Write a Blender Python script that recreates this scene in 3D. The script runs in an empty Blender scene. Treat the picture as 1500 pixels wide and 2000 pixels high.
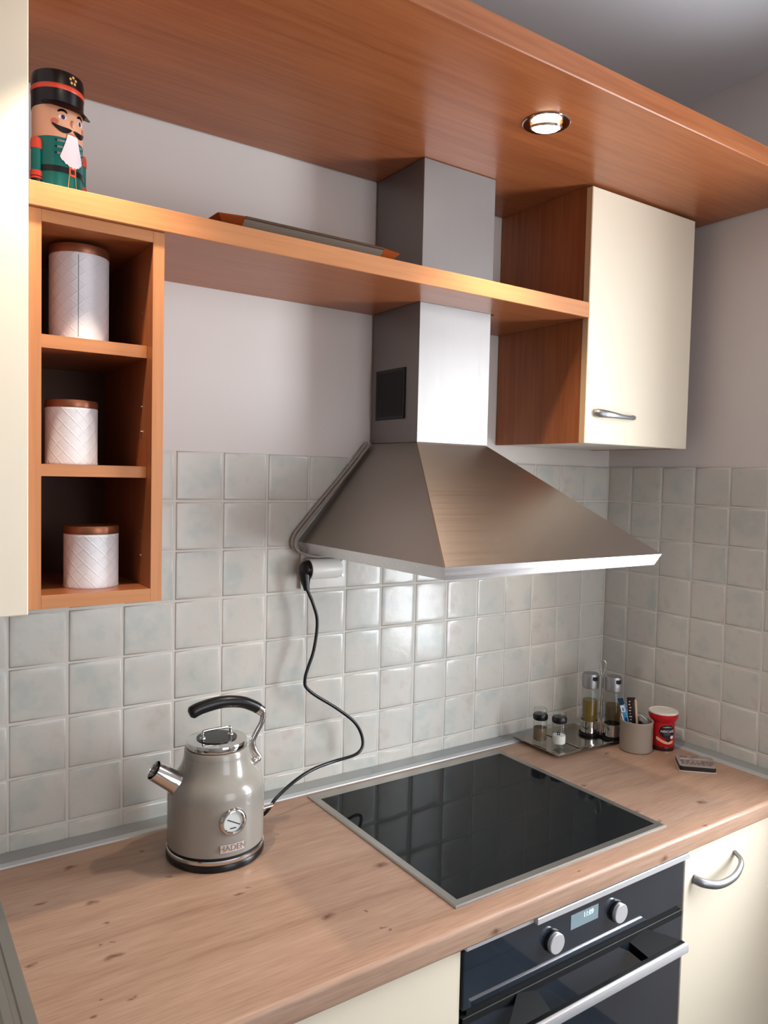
import bpy, bmesh, math, random
from mathutils import Vector, Matrix
SC = bpy.context.scene
COL = SC.collection
random.seed(7)

# ------------------------------------------------------------------ camera
cam = bpy.data.cameras.new('camera'); cam_o = bpy.data.objects.new('camera', cam); COL.objects.link(cam_o)
cam.sensor_fit = 'VERTICAL'; cam.sensor_height = 36.0; cam.lens = 1479.5 / 2000 * 36.0
cam.clip_start = 0.02; cam.clip_end = 60
_r = (0.8258, -0.5635, 0.0227); _u = (0.0079, 0.0517, 0.9986); _f = (0.5639, 0.8245, -0.0471)
Rm = Matrix((_r, _u, tuple(-a for a in _f))).transposed()
qq = Rm.to_quaternion(); qq.normalize()
cam_o.matrix_world = Matrix.Translation((-1.8047, -1.4717, 1.5976)) @ qq.to_matrix().to_4x4()
SC.camera = cam_o
# ------------------------------------------------------------------ view, world, daylight
SC.view_settings.view_transform = 'Standard'; SC.view_settings.look = 'None'
SC.view_settings.gamma = 1.0; SC.view_settings.use_curve_mapping = False
SC.view_settings.exposure = -0.25
world = bpy.data.worlds.new('sky'); SC.world = world; world.use_nodes = True
world.node_tree.nodes['Background'].inputs[0].default_value = (0.80, 0.90, 1.0, 1)
world.node_tree.nodes['Background'].inputs[1].default_value = 1.5


def area_light(name, loc, aim, sx, sy, watt, col):
    l = bpy.data.lights.new(name, 'AREA'); l.shape = 'RECTANGLE'; l.size = sx; l.size_y = sy
    l.energy = watt; l.color = col
    o = bpy.data.objects.new(name, l); COL.objects.link(o); o.location = loc
    o.rotation_euler = Vector(aim).to_track_quat('-Z', 'Y').to_euler()
    return o


# daylight coming in through window_1 (right wall) and window_2 (behind the photographer)
area_light('daylight_right', (0.195, -1.14, 1.50), (-1, 0.0, 0.0), 0.86, 1.50, 105, (0.88, 0.94, 1.0))
area_light('daylight_front', (-0.75, -2.72, 1.55), (0, 1, 0.0), 1.0, 1.6, 17, (0.95, 0.97, 1.0))
SPOT_W = 25; SPOT_COL = (1.0, 0.84, 0.66)


# ------------------------------------------------------------------ helpers
def lin(c):
    return tuple(((v / 255) / 12.92 if v / 255 <= 0.04045 else ((v / 255 + 0.055) / 1.055) ** 2.4) for v in c)


def mat(name, rgb, rough=0.5, metal=0.0, coat=0.0, spec=0.5, trans=0.0, ior=1.45, emit=None, es=0.0):
    m = bpy.data.materials.new(name); m.use_nodes = True
    b = m.node_tree.nodes['Principled BSDF']
    b.inputs['Base Color'].default_value = (*lin(rgb), 1); b.inputs['Roughness'].default_value = rough
    b.inputs['Metallic'].default_value = metal; b.inputs['Coat Weight'].default_value = coat
    b.inputs['Coat Roughness'].default_value = 0.05
    b.inputs['Specular IOR Level'].default_value = spec
    b.inputs['Transmission Weight'].default_value = trans; b.inputs['IOR'].default_value = ior
    if emit:
        b.inputs['Emission Color'].default_value = (*lin(emit), 1); b.inputs['Emission Strength'].default_value = es
    return m


class NT:
    def __init__(self, m):
        self.t = m.node_tree; self.b = self.t.nodes['Principled BSDF']

    def n(self, typ, **kw):
        nd = self.t.nodes.new(typ)
        for k, v in kw.items():
            if k.startswith('i_'):
                key = k[2:]; nd.inputs[int(key) if key.isdigit() else key].default_value = v
            else:
                setattr(nd, k, v)
        return nd

    def l(self, a, b):
        self.t.links.new(a, b)

    def coords(self, scale, kind='Object', rand=0.0):
        tc = self.n('ShaderNodeTexCoord'); mp = self.n('ShaderNodeMapping'); mp.inputs['Scale'].default_value = scale
        if rand:
            oi = self.n('ShaderNodeObjectInfo'); mu = self.n('ShaderNodeMath', operation='MULTIPLY', i_1=rand)
            self.l(oi.outputs['Random'], mu.inputs[0])
            ad = self.n('ShaderNodeVectorMath', operation='ADD')
            self.l(tc.outputs[kind], ad.inputs[0]); self.l(mu.outputs[0], ad.inputs[1]); self.l(ad.outputs[0], mp.inputs[0])
        else:
            self.l(tc.outputs[kind], mp.inputs[0])
        return mp.outputs[0]

    def noise(self, vec, scale=1.0, detail=3.0, rough=0.55, dist=0.0):
        nz = self.n('ShaderNodeTexNoise'); nz.inputs['Scale'].default_value = scale; nz.inputs['Detail'].default_value = detail
        nz.inputs['Roughness'].default_value = rough; nz.inputs['Distortion'].default_value = dist
        self.l(vec, nz.inputs['Vector']); return nz.outputs['Fac']

    def ramp(self, fac, stops):
        r = self.n('ShaderNodeValToRGB'); e = r.color_ramp.elements
        while len(e) < len(stops): e.new(0.5)
        for el, (p, c) in zip(e, stops):
            el.position = p; el.color = (*lin(c), 1) if len(c) == 3 else c
        self.l(fac, r.inputs[0]); return r.outputs[0]

    def mix(self, fac, a, b, blend='MIX'):
        m = self.n('ShaderNodeMix', data_type='RGBA', blend_type=blend)
        for s, v in ((0, fac), (6, a), (7, b)):
            if hasattr(v, 'links'): self.l(v, m.inputs[s])
            else: m.inputs[s].default_value = v if not isinstance(v, tuple) or len(v) == 4 else (*lin(v), 1)
        return m.outputs[2]

    def bump(self, h, strength=0.2, dist=0.001):
        b = self.n('ShaderNodeBump'); b.inputs['Strength'].default_value = strength; b.inputs['Distance'].default_value = dist
        self.l(h, b.inputs['Height']); self.l(b.outputs[0], self.b.inputs['Normal'])

    def color(self, s):
        self.l(s, self.b.inputs['Base Color'])


def wood(name, scale, c1, c2, c3, rough):
    m = mat(name, c2, rough, spec=0.5); t = NT(m)
    v = t.coords(scale)
    a = t.noise(v, 1.0, 5, 0.6, 0.4)
    col = t.ramp(a, [(0.3, c1), (0.52, c2), (0.75, c3)])
    fine = t.noise(t.coords(tuple(s * 5 for s in scale)), 1.0, 2)
    col = t.mix(0.10, col, t.ramp(fine, [(0.35, (120, 62, 30)), (0.6, (220, 146, 94))]))
    t.color(col)
    return m


M = {}
LC = ((146, 82, 48), (155, 90, 53), (163, 97, 58))
M['wood_x'] = wood('beech_laminate_long', (1.2, 26, 26), *LC, 0.30)
M['wood_z'] = wood('beech_laminate_upright', (26, 26, 1.2), *LC, 0.34)
M['wood_edge'] = wood('beech_edge_band', (1.2, 26, 26), (184, 118, 70), (191, 125, 76), (197, 132, 83), 0.45)
M['wood_edge_z'] = wood('beech_edge_band_upright', (26, 26, 1.2), (184, 118, 70), (191, 125, 76), (197, 132, 83), 0.45)
M['cream'] = mat('cream_lacquer', (234, 221, 199), 0.42)
M['cream_edge'] = mat('cream_edge_band', (214, 180, 140), 0.5)
M['shaded_back'] = mat('back_panel_brown_with_shade', (84, 48, 30), 0.6)  # brown darkened to carry the shade deep inside the open shelf unit
M['white_melamine'] = mat('white_melamine', (214, 208, 200), 0.5)
M['black'] = mat('black_plastic', (14, 14, 16), 0.28)
M['deep_black'] = mat('deep_black_plastic', (4, 4, 5), 0.45, spec=0.12)
M['black_matt'] = mat('black_matt', (10, 10, 11), 0.6)
M['black_glass'] = mat('black_ceramic_glass', (20, 23, 25), 0.045, coat=0.0, spec=0.12)
M['oven_glass'] = mat('oven_glass_reflection_tint', (34, 42, 52), 0.03, coat=1.0, spec=1.0)  # bluish reflected daylight is mixed into the base colour
M['chrome'] = mat('polished_chrome', (214, 212, 210), 0.08, 1.0)
M['satin'] = mat('satin_nickel', (158, 158, 160), 0.40, 0.9)
M['alu'] = mat('grey_aluminium_profile', (160, 163, 162), 0.4, 0.25)
M['alu_light'] = mat('light_aluminium_lip', (186, 188, 188), 0.4, 0.3)
M['white_plastic'] = mat('white_plastic', (226, 222, 216), 0.35)
M['grey_cable'] = mat('grey_cable', (150, 144, 136), 0.5)
M['copper'] = mat('copper_lid', (150, 94, 68), 0.34, 0.6)
M['salt'] = mat('white_salt', (236, 234, 226), 0.9)
M['pepper'] = mat('ground_pepper', (120, 98, 74), 0.9)
M['oil'] = mat('olive_oil', (112, 92, 30), 0.2)
M['cup'] = mat('taupe_stoneware', (152, 138, 126), 0.4)
M['red'] = mat('red_tin_print', (186, 18, 30), 0.25)
M['dark_red'] = mat('dark_red_band', (60, 10, 12), 0.35)
M['lid_white'] = mat('translucent_white_lid', (214, 208, 198), 0.4)
M['label_black'] = mat('label_black', (22, 16, 18), 0.4)
M['label_white'] = mat('label_white', (235, 230, 226), 0.5)
M['label_gold'] = mat('label_cream', (226, 176, 140), 0.5)
M['dial'] = mat('pale_dial', (206, 210, 206), 0.4)
M['plate'] = mat('brushed_name_plate', (204, 192, 186), 0.35, 0.3)
M['plate_relief'] = mat('name_plate_relief', (150, 140, 134), 0.3, 0.4)
M['display'] = mat('backlit_clock_panel', (120, 136, 142), 0.2, emit=(120, 140, 150), es=0.35)
M['digits'] = mat('lit_clock_digits', (220, 240, 250), 0.3, emit=(200, 232, 250), es=1.6)
M['lens'] = mat('lit_lamp_lens', (255, 240, 214), 0.2, emit=(255, 240, 216), es=14.0)
M['kettle'] = mat('warm_grey_enamel', (144, 139, 131), 0.25, coat=0.5)
M['amber'] = mat('amber_glass_end', (168, 82, 38), 0.2)
M['amber_pale'] = mat('pale_amber_edge', (214, 162, 84), 0.25)
M['dish_grey'] = mat('smoky_dish', (140, 128, 114), 0.3)
M['dish_rim'] = mat('dark_dish_rim', (84, 62, 46), 0.3)
# nutcracker
M['nc_black'] = mat('tin_black', (16, 13, 16), 0.3); M['nc_red'] = mat('tin_red', (214, 72, 48), 0.3)
M['nc_skin'] = mat('tin_skin', (226, 168, 134), 0.28); M['nc_green'] = mat('tin_green', (6, 104, 96), 0.26)
M['nc_white'] = mat('tin_white', (236, 232, 238), 0.35); M['nc_gold'] = mat('tin_gold', (226, 160, 84), 0.35)
M['nc_pink'] = mat('tin_cheek', (206, 112, 92), 0.4); M['nc_grey'] = mat('tin_trim_grey', (120, 128, 130), 0.4)
M['nc_orange'] = mat('tin_buckle', (236, 92, 40), 0.3); M['nc_purple'] = mat('tin_iris', (58, 44, 84), 0.3)
M['blue_pack'] = mat('blue_sachet', (62, 142, 196), 0.35); M['blue_dark'] = mat('dark_blue_sachet_end', (26, 52, 74), 0.4)
M['brown_pack'] = mat('dark_brown_sachet', (44, 26, 24), 0.35); M['beige_stick'] = mat('pale_wooden_stick', (206, 178, 152), 0.6)
M['box_top'] = mat('printed_box_top', (150, 136, 132), 0.5); M['box_print'] = mat('box_dark_print', (96, 80, 76), 0.5)
M['box_light'] = mat('box_light_print', (196, 184, 178), 0.5); M['box_side'] = mat('box_dark_side', (30, 18, 14), 0.4)

# brushed stainless
def brushed(name, rgb, rough, scale, amount=0.12):
    m = mat(name, rgb, rough, 1.0); t = NT(m)
    a = t.noise(t.coords(scale), 1.0, 4)
    mr = t.n('ShaderNodeMapRange'); t.l(a, mr.inputs[0]); mr.inputs[1].default_value = 0.3; mr.inputs[2].default_value = 0.7
    mr.inputs[3].default_value = rough - amount * 0.3; mr.inputs[4].default_value = rough + amount * 0.4
    t.l(mr.outputs[0], t.b.inputs['Roughness']); 
    return m
M['steel'] = brushed('brushed_stainless', (158, 149, 141), 0.34, (2, 220, 220), 0.05)
M['steel_v'] = brushed('brushed_stainless_duct', (140, 135, 133), 0.46, (220, 220, 2), 0.05)
M['steel_rim'] = brushed('bright_stainless_rim', (226, 224, 226), 0.3, (3, 160, 160))
M['knob_steel'] = mat('pale_knob_steel', (222, 220, 222), 0.35, 0.5)
M['steel_hob'] = mat('hob_frame_steel', (172, 168, 161), 0.36, 0.9)
M['steel_tray'] = brushed('tray_steel', (176, 170, 162), 0.16, (30, 30, 30), 0.06)

# plaster
def plaster(name, rgb):
    m = mat(name, rgb, 0.85, spec=0.2); t = NT(m)
    a = t.noise(t.coords((90, 90, 90)), 1.0, 4); t.bump(a, 0.08, 0.001)
    return m
M['wall'] = plaster('white_plaster', (214, 206, 201)); M['ceiling'] = plaster('ceiling_paint', (206, 204, 206))
M['grout'] = mat('pale_grout', (208, 202, 194), 0.8)
# glazed tile with cloudy tint
m = mat('glazed_tile', (196, 193, 187), 0.20, spec=0.5); t = NT(m)
vec = t.coords((1, 1, 1), rand=37.0)
n1 = t.noise(vec, 14, 3, 0.6); n2 = t.noise(vec, 30, 4, 0.65, 0.8)
c = t.ramp(n1, [(0.34, (186, 188, 182)), (0.46, (198, 195, 187)), (0.60, (202, 196, 188)), (0.74, (192, 182, 175))])
c = t.mix(t.ramp(n2, [(0.62, (0, 0, 0)), (0.76, (150, 150, 150))]), c, (168, 182, 174))
t.color(c)
bb = t.n('ShaderNodeMath', operation='MULTIPLY_ADD', i_1=0.22); t.l(t.noise(vec, 150, 2, 0.6), bb.inputs[0]); t.l(t.noise(vec, 45, 2, 0.5), bb.inputs[2])
t.bump(bb.outputs[0], 0.11, 0.003)
M['tile'] = m
# oak worktop
m = mat('oak_worktop', (188, 148, 118), 0.38, spec=0.45); t = NT(m)
v = t.coords((1.6, 16, 16)); a = t.noise(v, 1.0, 5, 0.6, 0.9)
c = t.ramp(a, [(0.26, (140, 108, 90)), (0.44, (160, 127, 107)), (0.58, (168, 136, 116)), (0.78, (177, 146, 126))])
b2 = t.noise(t.coords((0.8, 5, 5)), 1.0, 2, 0.5, 0.3)
c = t.mix(t.ramp(b2, [(0.46, (0, 0, 0)), (0.70, (120, 120, 120))]), c, (158, 116, 88))
fg = t.noise(t.coords((14, 260, 260)), 1.0, 3); c = t.mix(0.14, c, t.ramp(fg, [(0.35, (120, 82, 58)), (0.6, (214, 178, 148))]))
tc = t.n('ShaderNodeTexCoord'); nd = t.n('ShaderNodeTexNoise'); nd.inputs['Scale'].default_value = 60
t.l(tc.outputs['Object'], nd.inputs['Vector'])
dsp = t.n('ShaderNodeVectorMath', operation='MULTIPLY_ADD'); dsp.inputs[1].default_value = (0.022, 0.016, 0.0)
t.l(nd.outputs['Color'], dsp.inputs[0]); t.l(tc.outputs['Object'], dsp.inputs[2])
off = (0.011, 0.008, 0)
KN = [(-1.515, -0.1, 2), (-1.394, -0.105, 1), (-1.509, -0.231, 2), (-1.579, -0.191, 1.5), (-1.379, -0.218, 1), (-1.505, -0.302, 1),
      (-1.525, -0.351, .7), (-1.508, -0.356, .7), (-1.516, -0.388, 2), (-1.3, -0.334, 1.3), (-1.279, -0.325, .8), (-1.553, -0.473, 1),
      (-1.52, -0.491, 1), (-1.572, -0.497, 1), (-1.621, -0.347, 1.2), (-1.046, -0.379, 2.6), (-1.207, -0.468, 2), (-1.151, -0.539, .9),
      (-1.144, -0.548, .9), (-1.148, -0.484, .8), (-0.241, -0.224, 1.5), (-0.452, -0.33, 1.5), (-0.3, -0.528, 2.2), (-0.459, -0.484, 1.4),
      (-0.458, -0.535, 1.2), (-0.396, -0.598, 1), (-0.757, -0.584, .8), (-0.9765, -0.606, 1.8), (-0.538, -0.606, 2.2)]
fac = None
for kx, ky, ks in KN:
    sb = t.n('ShaderNodeVectorMath', operation='SUBTRACT'); t.l(dsp.outputs[0], sb.inputs[0]); sb.inputs[1].default_value = (kx + off[0], ky + off[1], 0.9 if ky > -.6 else 0.872)
    ml = t.n('ShaderNodeVectorMath', operation='MULTIPLY'); t.l(sb.outputs[0], ml.inputs[0]); ml.inputs[1].default_value = (0.55 / ks, 1.0 / ks, (0.0 if ky > -.6 else 1.0) / ks)
    ln = t.n('ShaderNodeVectorMath', operation='LENGTH'); t.l(ml.outputs[0], ln.inputs[0])
    if fac is None: fac = ln.outputs['Value']
    else:
        mn = t.n('ShaderNodeMath', operation='MINIMUM'); t.l(fac, mn.inputs[0]); t.l(ln.outputs['Value'], mn.inputs[1]); fac = mn.outputs[0]
mk = t.n('ShaderNodeMapRange'); t.l(fac, mk.inputs[0]); mk.inputs[1].default_value = 0.0006; mk.inputs[2].default_value = 0.0042
mk.inputs[3].default_value = 0.85; mk.inputs[4].default_value = 0.0
c = t.mix(mk.outputs[0], c, (92, 54, 36))
t.color(c); M['oak'] = m
# embossed white canister
m = mat('embossed_white_enamel', (232, 230, 234), 0.35); t = NT(m)
tc = t.n('ShaderNodeTexCoord'); sp = t.n('ShaderNodeSeparateXYZ'); t.l(tc.outputs['Object'], sp.inputs[0])
at = t.n('ShaderNodeMath', operation='ARCTAN2'); t.l(sp.outputs[1], at.inputs[0]); t.l(sp.outputs[0], at.inputs[1])
ak = t.n('ShaderNodeMath', operation='MULTIPLY', i_1=6.0); t.l(at.outputs[0], ak.inputs[0])
zk = t.n('ShaderNodeMath', operation='MULTIPLY', i_1=150.0); t.l(sp.outputs[2], zk.inputs[0])
hs = []
for op in ('ADD', 'SUBTRACT'):
    q = t.n('ShaderNodeMath', operation=op); t.l(ak.outputs[0], q.inputs[0]); t.l(zk.outputs[0], q.inputs[1])
    s = t.n('ShaderNodeMath', operation='SINE'); t.l(q.outputs[0], s.inputs[0])
    s2 = t.n('ShaderNodeMath', operation='ABSOLUTE'); t.l(s.outputs[0], s2.inputs[0])
    s3 = t.n('ShaderNodeMath', operation='LESS_THAN', i_1=0.22); t.l(s2.outputs[0], s3.inputs[0])
    s4 = t.n('ShaderNodeMapRange'); s4.interpolation_type = 'SMOOTHSTEP'; t.l(s2.outputs[0], s4.inputs[0]); s4.inputs[2].default_value = 0.35; s4.inputs[3].default_value = 1; s4.inputs[4].default_value = 0
    hs.append(s4.outputs[0])
mx = t.n('ShaderNodeMath', operation='MAXIMUM'); t.l(hs[0], mx.inputs[0]); t.l(hs[1], mx.inputs[1])
t.bump(mx.outputs[0], 0.25, 0.0012); M['canister'] = m
# floor tile
m = mat('dark_floor_tile', (92, 98, 104), 0.3); t = NT(m)
t.color(t.ramp(t.noise(t.coords((5, 5, 5), rand=11.0), 1.0, 4), [(0.3, (78, 84, 90)), (0.7, (106, 110, 114))])); M['floor_tile'] = m
M['floor_grout'] = mat('dark_floor_joint', (36, 36, 38), 0.8)
# thin window pane
m = bpy.data.materials.new('window_pane_glass'); m.use_nodes = True; nt = m.node_tree; nt.nodes.clear()
o_ = nt.nodes.new('ShaderNodeOutputMaterial'); mxs = nt.nodes.new('ShaderNodeMixShader'); tr = nt.nodes.new('ShaderNodeBsdfTransparent')
gl = nt.nodes.new('ShaderNodeBsdfGlossy'); gl.inputs['Roughness'].default_value = 0.02; lw = nt.nodes.new('ShaderNodeLayerWeight'); lw.inputs[0].default_value = 0.5
pw = nt.nodes.new('ShaderNodeMath'); pw.operation = 'POWER'; pw.inputs[1].default_value = 4.0; ma = nt.nodes.new('ShaderNodeMath'); ma.operation = 'MULTIPLY_ADD'; ma.inputs[1].default_value = 0.6; ma.inputs[2].default_value = 0.035
nt.links.new(lw.outputs['Facing'], pw.inputs[0]); nt.links.new(pw.outputs[0], ma.inputs[0]); nt.links.new(ma.outputs[0], mxs.inputs[0]); nt.links.new(tr.outputs[0], mxs.inputs[1]); nt.links.new(gl.outputs[0], mxs.inputs[2]); nt.links.new(mxs.outputs[0], o_.inputs[0])
M['pane'] = m
m = M['pane'].copy(); m.name = 'thin_clear_glass'; M['glass'] = m
for nd in m.node_tree.nodes:
    if nd.type == 'BSDF_TRANSPARENT': nd.inputs[0].default_value = (0.93, 0.94, 0.93, 1)
m = M['pane'].copy(); m.name = 'pale_vinegar'; M['vinegar'] = m
for nd in m.node_tree.nodes:
    if nd.type == 'BSDF_TRANSPARENT': nd.inputs[0].default_value = (0.62, 0.50, 0.33, 1)


def flush(bm, name, mt, parent=None, smooth=35):
    """one mesh object; vertices are given in the thing's own frame"""
    me = bpy.data.meshes.new(name)
    bmesh.ops.remove_doubles(bm, verts=bm.verts, dist=1e-6)
    bmesh.ops.recalc_face_normals(bm, faces=bm.faces)
    bm.to_mesh(me); bm.free()
    if smooth is not None:
        me.shade_smooth(); me.set_sharp_from_angle(angle=math.radians(smooth))
    me.materials.append(M[mt] if isinstance(mt, str) else mt)
    o = bpy.data.objects.new(name, me); COL.objects.link(o)
    if parent: o.parent = parent
    return o


def tag(o, label=None, cat=None, group=None, kind=None):
    if label: o['label'] = label
    if cat: o['category'] = cat
    if group: o['group'] = group
    if kind: o['kind'] = kind
    return o


def thing(name, loc, label, cat, rz=0.0, group=None):
    o = bpy.data.objects.new(name, None); COL.objects.link(o); o.location = loc; o.rotation_euler = (0, 0, rz)
    o.empty_display_size = 0.05
    return tag(o, label, cat, group)


def B(): return bmesh.new()


def box(bm, x0, x1, y0, y1, z0, z1, bev=0.0, seg=2, o=(0, 0, 0)):
    t = bmesh.new()
    vs = [t.verts.new((x - o[0], y - o[1], z - o[2])) for x in (x0, x1) for y in (y0, y1) for z in (z0, z1)]
    for f in ((0, 1, 3, 2), (4, 6, 7, 5), (0, 4, 5, 1), (2, 3, 7, 6), (0, 2, 6, 4), (1, 5, 7, 3)):
        t.faces.new([vs[i] for i in f])
    if bev: bmesh.ops.bevel(t, geom=t.edges[:], offset=bev, segments=seg, profile=0.5, affect='EDGES')
    join(bm, t); return bm


def join(bm, t):
    me = bpy.data.meshes.new('tmp'); t.to_mesh(me); t.free(); bm.from_mesh(me); bpy.data.meshes.remove(me)


def lathe(bm, prof, n=48, c=(0, 0, 0), mtx=None, a0=0.0, a1=2 * math.pi):
    full = abs(a1 - a0 - 2 * math.pi) < 1e-6
    cnt = n if full else n + 1; rings = []
    for r, z in prof:
        if r < 1e-7: ring = [bm.verts.new((c[0], c[1], c[2] + z))]
        else: ring = [bm.verts.new((c[0] + r * math.cos(a0 + (a1 - a0) * i / n), c[1] + r * math.sin(a0 + (a1 - a0) * i / n), c[2] + z)) for i in range(cnt)]
        rings.append(ring)
    vs = [v for r in rings for v in r]
    for A, Bq in zip(rings, rings[1:]):
        for i in range(n):
            j = (i + 1) % cnt
            q = ([A[0]] if len(A) == 1 else [A[i], A[j]]) + ([Bq[0]] if len(Bq) == 1 else [Bq[j], Bq[i]])
            if len(q) >= 3: bm.faces.new(q)
    if mtx is not None: bmesh.ops.transform(bm, matrix=mtx, verts=vs)
    return bm


def spline(pts, k=8):
    P = [Vector(p) for p in pts]; P = [2 * P[0] - P[1]] + P + [2 * P[-1] - P[-2]]; out = []
    for i in range(1, len(P) - 2):
        for s in range(k):
            u = s / k; a, b, c, d = P[i - 1:i + 3]
            out.append(0.5 * ((2 * b) + (c - a) * u + (2 * a - 5 * b + 4 * c - d) * u * u + (3 * b - a - 3 * c + d) * u ** 3))
    out.append(P[-2]); return out


def tube(bm, pts, r, n=10, sx=1.0, sy=1.0, cap=True):
    pts = [Vector(p) for p in pts]; rr = r if isinstance(r, (list, tuple)) else [r] * len(pts)
    up = None; rings = []
    for i, p in enumerate(pts):
        d = (pts[min(i + 1, len(pts) - 1)] - pts[max(i - 1, 0)]).normalized()
        if up is None:
            up = Vector((0, 1, 0)) if abs(d.y) < 0.9 else Vector((0, 0, 1))
        s = d.cross(up).normalized(); up = s.cross(d).normalized()
        rings.append([bm.verts.new(p + (up * math.cos(2 * math.pi * k / n) * sx + s * math.sin(2 * math.pi * k / n) * sy) * rr[i]) for k in range(n)])
    for a, b in zip(rings, rings[1:]):
        for k in range(n): bm.faces.new((a[k], a[(k + 1) % n], b[(k + 1) % n], b[k]))
    if cap: bm.faces.new(rings[0][::-1]); bm.faces.new(rings[-1])
    return bm


def prism(bm, poly, z0, z1, axis='z', bev=0.0):
    t = bmesh.new()
    def pt(a, b, h): return {'z': (a, b, h), 'y': (a, h, b), 'x': (h, a, b)}[axis]
    lo = [t.verts.new(pt(a, b, z0)) for a, b in poly]; hi = [t.verts.new(pt(a, b, z1)) for a, b in poly]
    t.faces.new(lo[::-1]); t.faces.new(hi)
    for i in range(len(poly)): t.faces.new((lo[i], lo[(i + 1) % len(poly)], hi[(i + 1) % len(poly)], hi[i]))
    bmesh.ops.recalc_face_normals(t, faces=t.faces)
    if bev: bmesh.ops.bevel(t, geom=t.edges[:], offset=bev, segments=2, profile=0.5, affect='EDGES')
    join(bm, t); return bm


def shell(bm, prof_out, prof_in, n=40, c=(0, 0, 0)):
    return lathe(bm, list(prof_out) + list(prof_in)[::-1], n, c)


def text_bm(s, size, depth=0.0004, align='CENTER'):
    cu = bpy.data.curves.new('txt', 'FONT'); cu.body = s; cu.size = size; cu.extrude = depth / 2
    cu.align_x = align; cu.align_y = 'CENTER'; cu.resolution_u = 3
    o = bpy.data.objects.new('txt', cu); COL.objects.link(o)
    dg = bpy.context.evaluated_depsgraph_get(); dg.update()
    me = bpy.data.meshes.new_from_object(o.evaluated_get(dg)); bm = bmesh.new(); bm.from_mesh(me)
    bpy.data.objects.remove(o); bpy.data.curves.remove(cu); bpy.data.meshes.remove(me)
    return bm


def wrap(bm, r, ang, z0):
    """text/flat shape in XY -> wrapped on a cylinder of radius r; direction ang (radians) is its middle"""
    for v in bm.verts:
        a = ang + v.co.x / r; rr = r + v.co.z; z = z0 + v.co.y
        v.co = (rr * math.cos(a), rr * math.sin(a), z)
    return bm


def band(bm, r, cols):
    """strip on a cylinder: cols = [(angle, z_low, z_high)]"""
    lo = [bm.verts.new((r * math.cos(a), r * math.sin(a), z0)) for a, z0, z1 in cols]
    hi = [bm.verts.new((r * math.cos(a), r * math.sin(a), z1)) for a, z0, z1 in cols]
    for i in range(len(cols) - 1): bm.faces.new((lo[i], lo[i + 1], hi[i + 1], hi[i]))
    return bm


def disc_on(bm, r, ang, z, ra, rz, n=16):
    """small ellipse painted on a cylinder"""
    c = bm.verts.new((r * math.cos(ang), r * math.sin(ang), z)); ring = []
    for k in range(n):
        p = 2 * math.pi * k / n; a = ang + ra * math.cos(p) / r
        ring.append(bm.verts.new((r * math.cos(a), r * math.sin(a), z + rz * math.sin(p))))
    for k in range(n): bm.faces.new((c, ring[k], ring[(k + 1) % n]))
    return bm


# ================================================================== SETTING
RX0, RY0, RZ1 = -4.2, -2.7, 2.6
WT = 0.90                      # worktop top
TT = 1.639                     # top of the tiling
fl = tag(flush(box(B(), RX0 - .1, 0.2, RY0 - .1, 0.1, -0.1, 0.0), 'floor', 'floor_grout'), kind='structure')
tme = None
for i in range(15):
    for j in range(9):
        if tme is None:
            o = flush(box(B(), 0.002, 0.298, 0.002, 0.298, 0.0, 0.006, 0.002, 1), 'floor_tile', 'floor_tile', fl); tme = o.data
        else:
            o = bpy.data.objects.new('floor_tile', tme); COL.objects.link(o); o.parent = fl
        o.location = (RX0 + 0.29 * i + 0.006 * i, RY0 + 0.3 * j, 0)
tag(flush(box(B(), RX0 - .1, 0.2, RY0 - .1, 0.1, RZ1, RZ1 + 0.1), 'ceiling', 'ceiling'), kind='structure')
wb = tag(flush(box(B(), RX0 - .1, 0.006, 0.006, 0.1, 0.0, RZ1), 'wall_back', 'wall'), kind='structure')
tag(flush(box(B(), RX0 - .1, RX0, RY0, 0.006, 0.0, RZ1), 'wall_left', 'wall'), kind='structure')
WY0, WY1, WZ0, WZ1 = -1.39, -0.79, 0.82, 2.18
bm = B(); box(bm, 0.006, 0.2, RY0, WY0, 0, RZ1); box(bm, 0.006, 0.2, WY1, 0.1, 0, RZ1); box(bm, 0.006, 0.2, WY0, WY1, 0, WZ0); box(bm, 0.006, 0.2, WY0, WY1, WZ1, RZ1)
wr = tag(flush(bm, 'wall_right', 'wall'), kind='structure')
FX0, FX1, FZ0, FZ1 = -1.3, -0.2, 0.70, 2.40
bm = B(); box(bm, RX0 - .1, FX0, RY0 - .1, RY0, 0, RZ1); box(bm, FX1, 0.2, RY0 - .1, RY0, 0, RZ1); box(bm, FX0, FX1, RY0 - .1, RY0, 0, FZ0); box(bm, FX0, FX1, RY0 - .1, RY0, FZ1, RZ1)
tag(flush(bm, 'wall_front', 'wall'), kind='structure')
# windows
w1 = tag(bpy.data.objects.new('window_1', None), kind='structure'); COL.objects.link(w1)
bm = B(); f = 0.05
for a in ((WY0, WY0 + f, WZ0, WZ1), (WY1 - f, WY1, WZ0, WZ1), (WY0 + f, WY1 - f, WZ0, WZ0 + f), (WY0 + f, WY1 - f, WZ1 - f, WZ1)):
    box(bm, 0.09, 0.15, *a, 0.004, 1)
flush(bm, 'window_frame', 'white_plastic', w1); flush(box(B(), 0.118, 0.122, WY0 + f, WY1 - f, WZ0 + f, WZ1 - f), 'window_pane', 'pane', w1)
w2 = tag(bpy.data.objects.new('window_2', None), kind='structure'); COL.objects.link(w2)
bm = B()
for a in ((FX0, FX0 + f, FZ0, FZ1), (FX1 - f, FX1, FZ0, FZ1), (FX0 + f, FX1 - f, FZ0, FZ0 + f), (FX0 + f, FX1 - f, FZ1 - f, FZ1)):
    box(bm, a[0], a[1], RY0 - .08, RY0 - .03, a[2], a[3], 0.004, 1)
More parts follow.
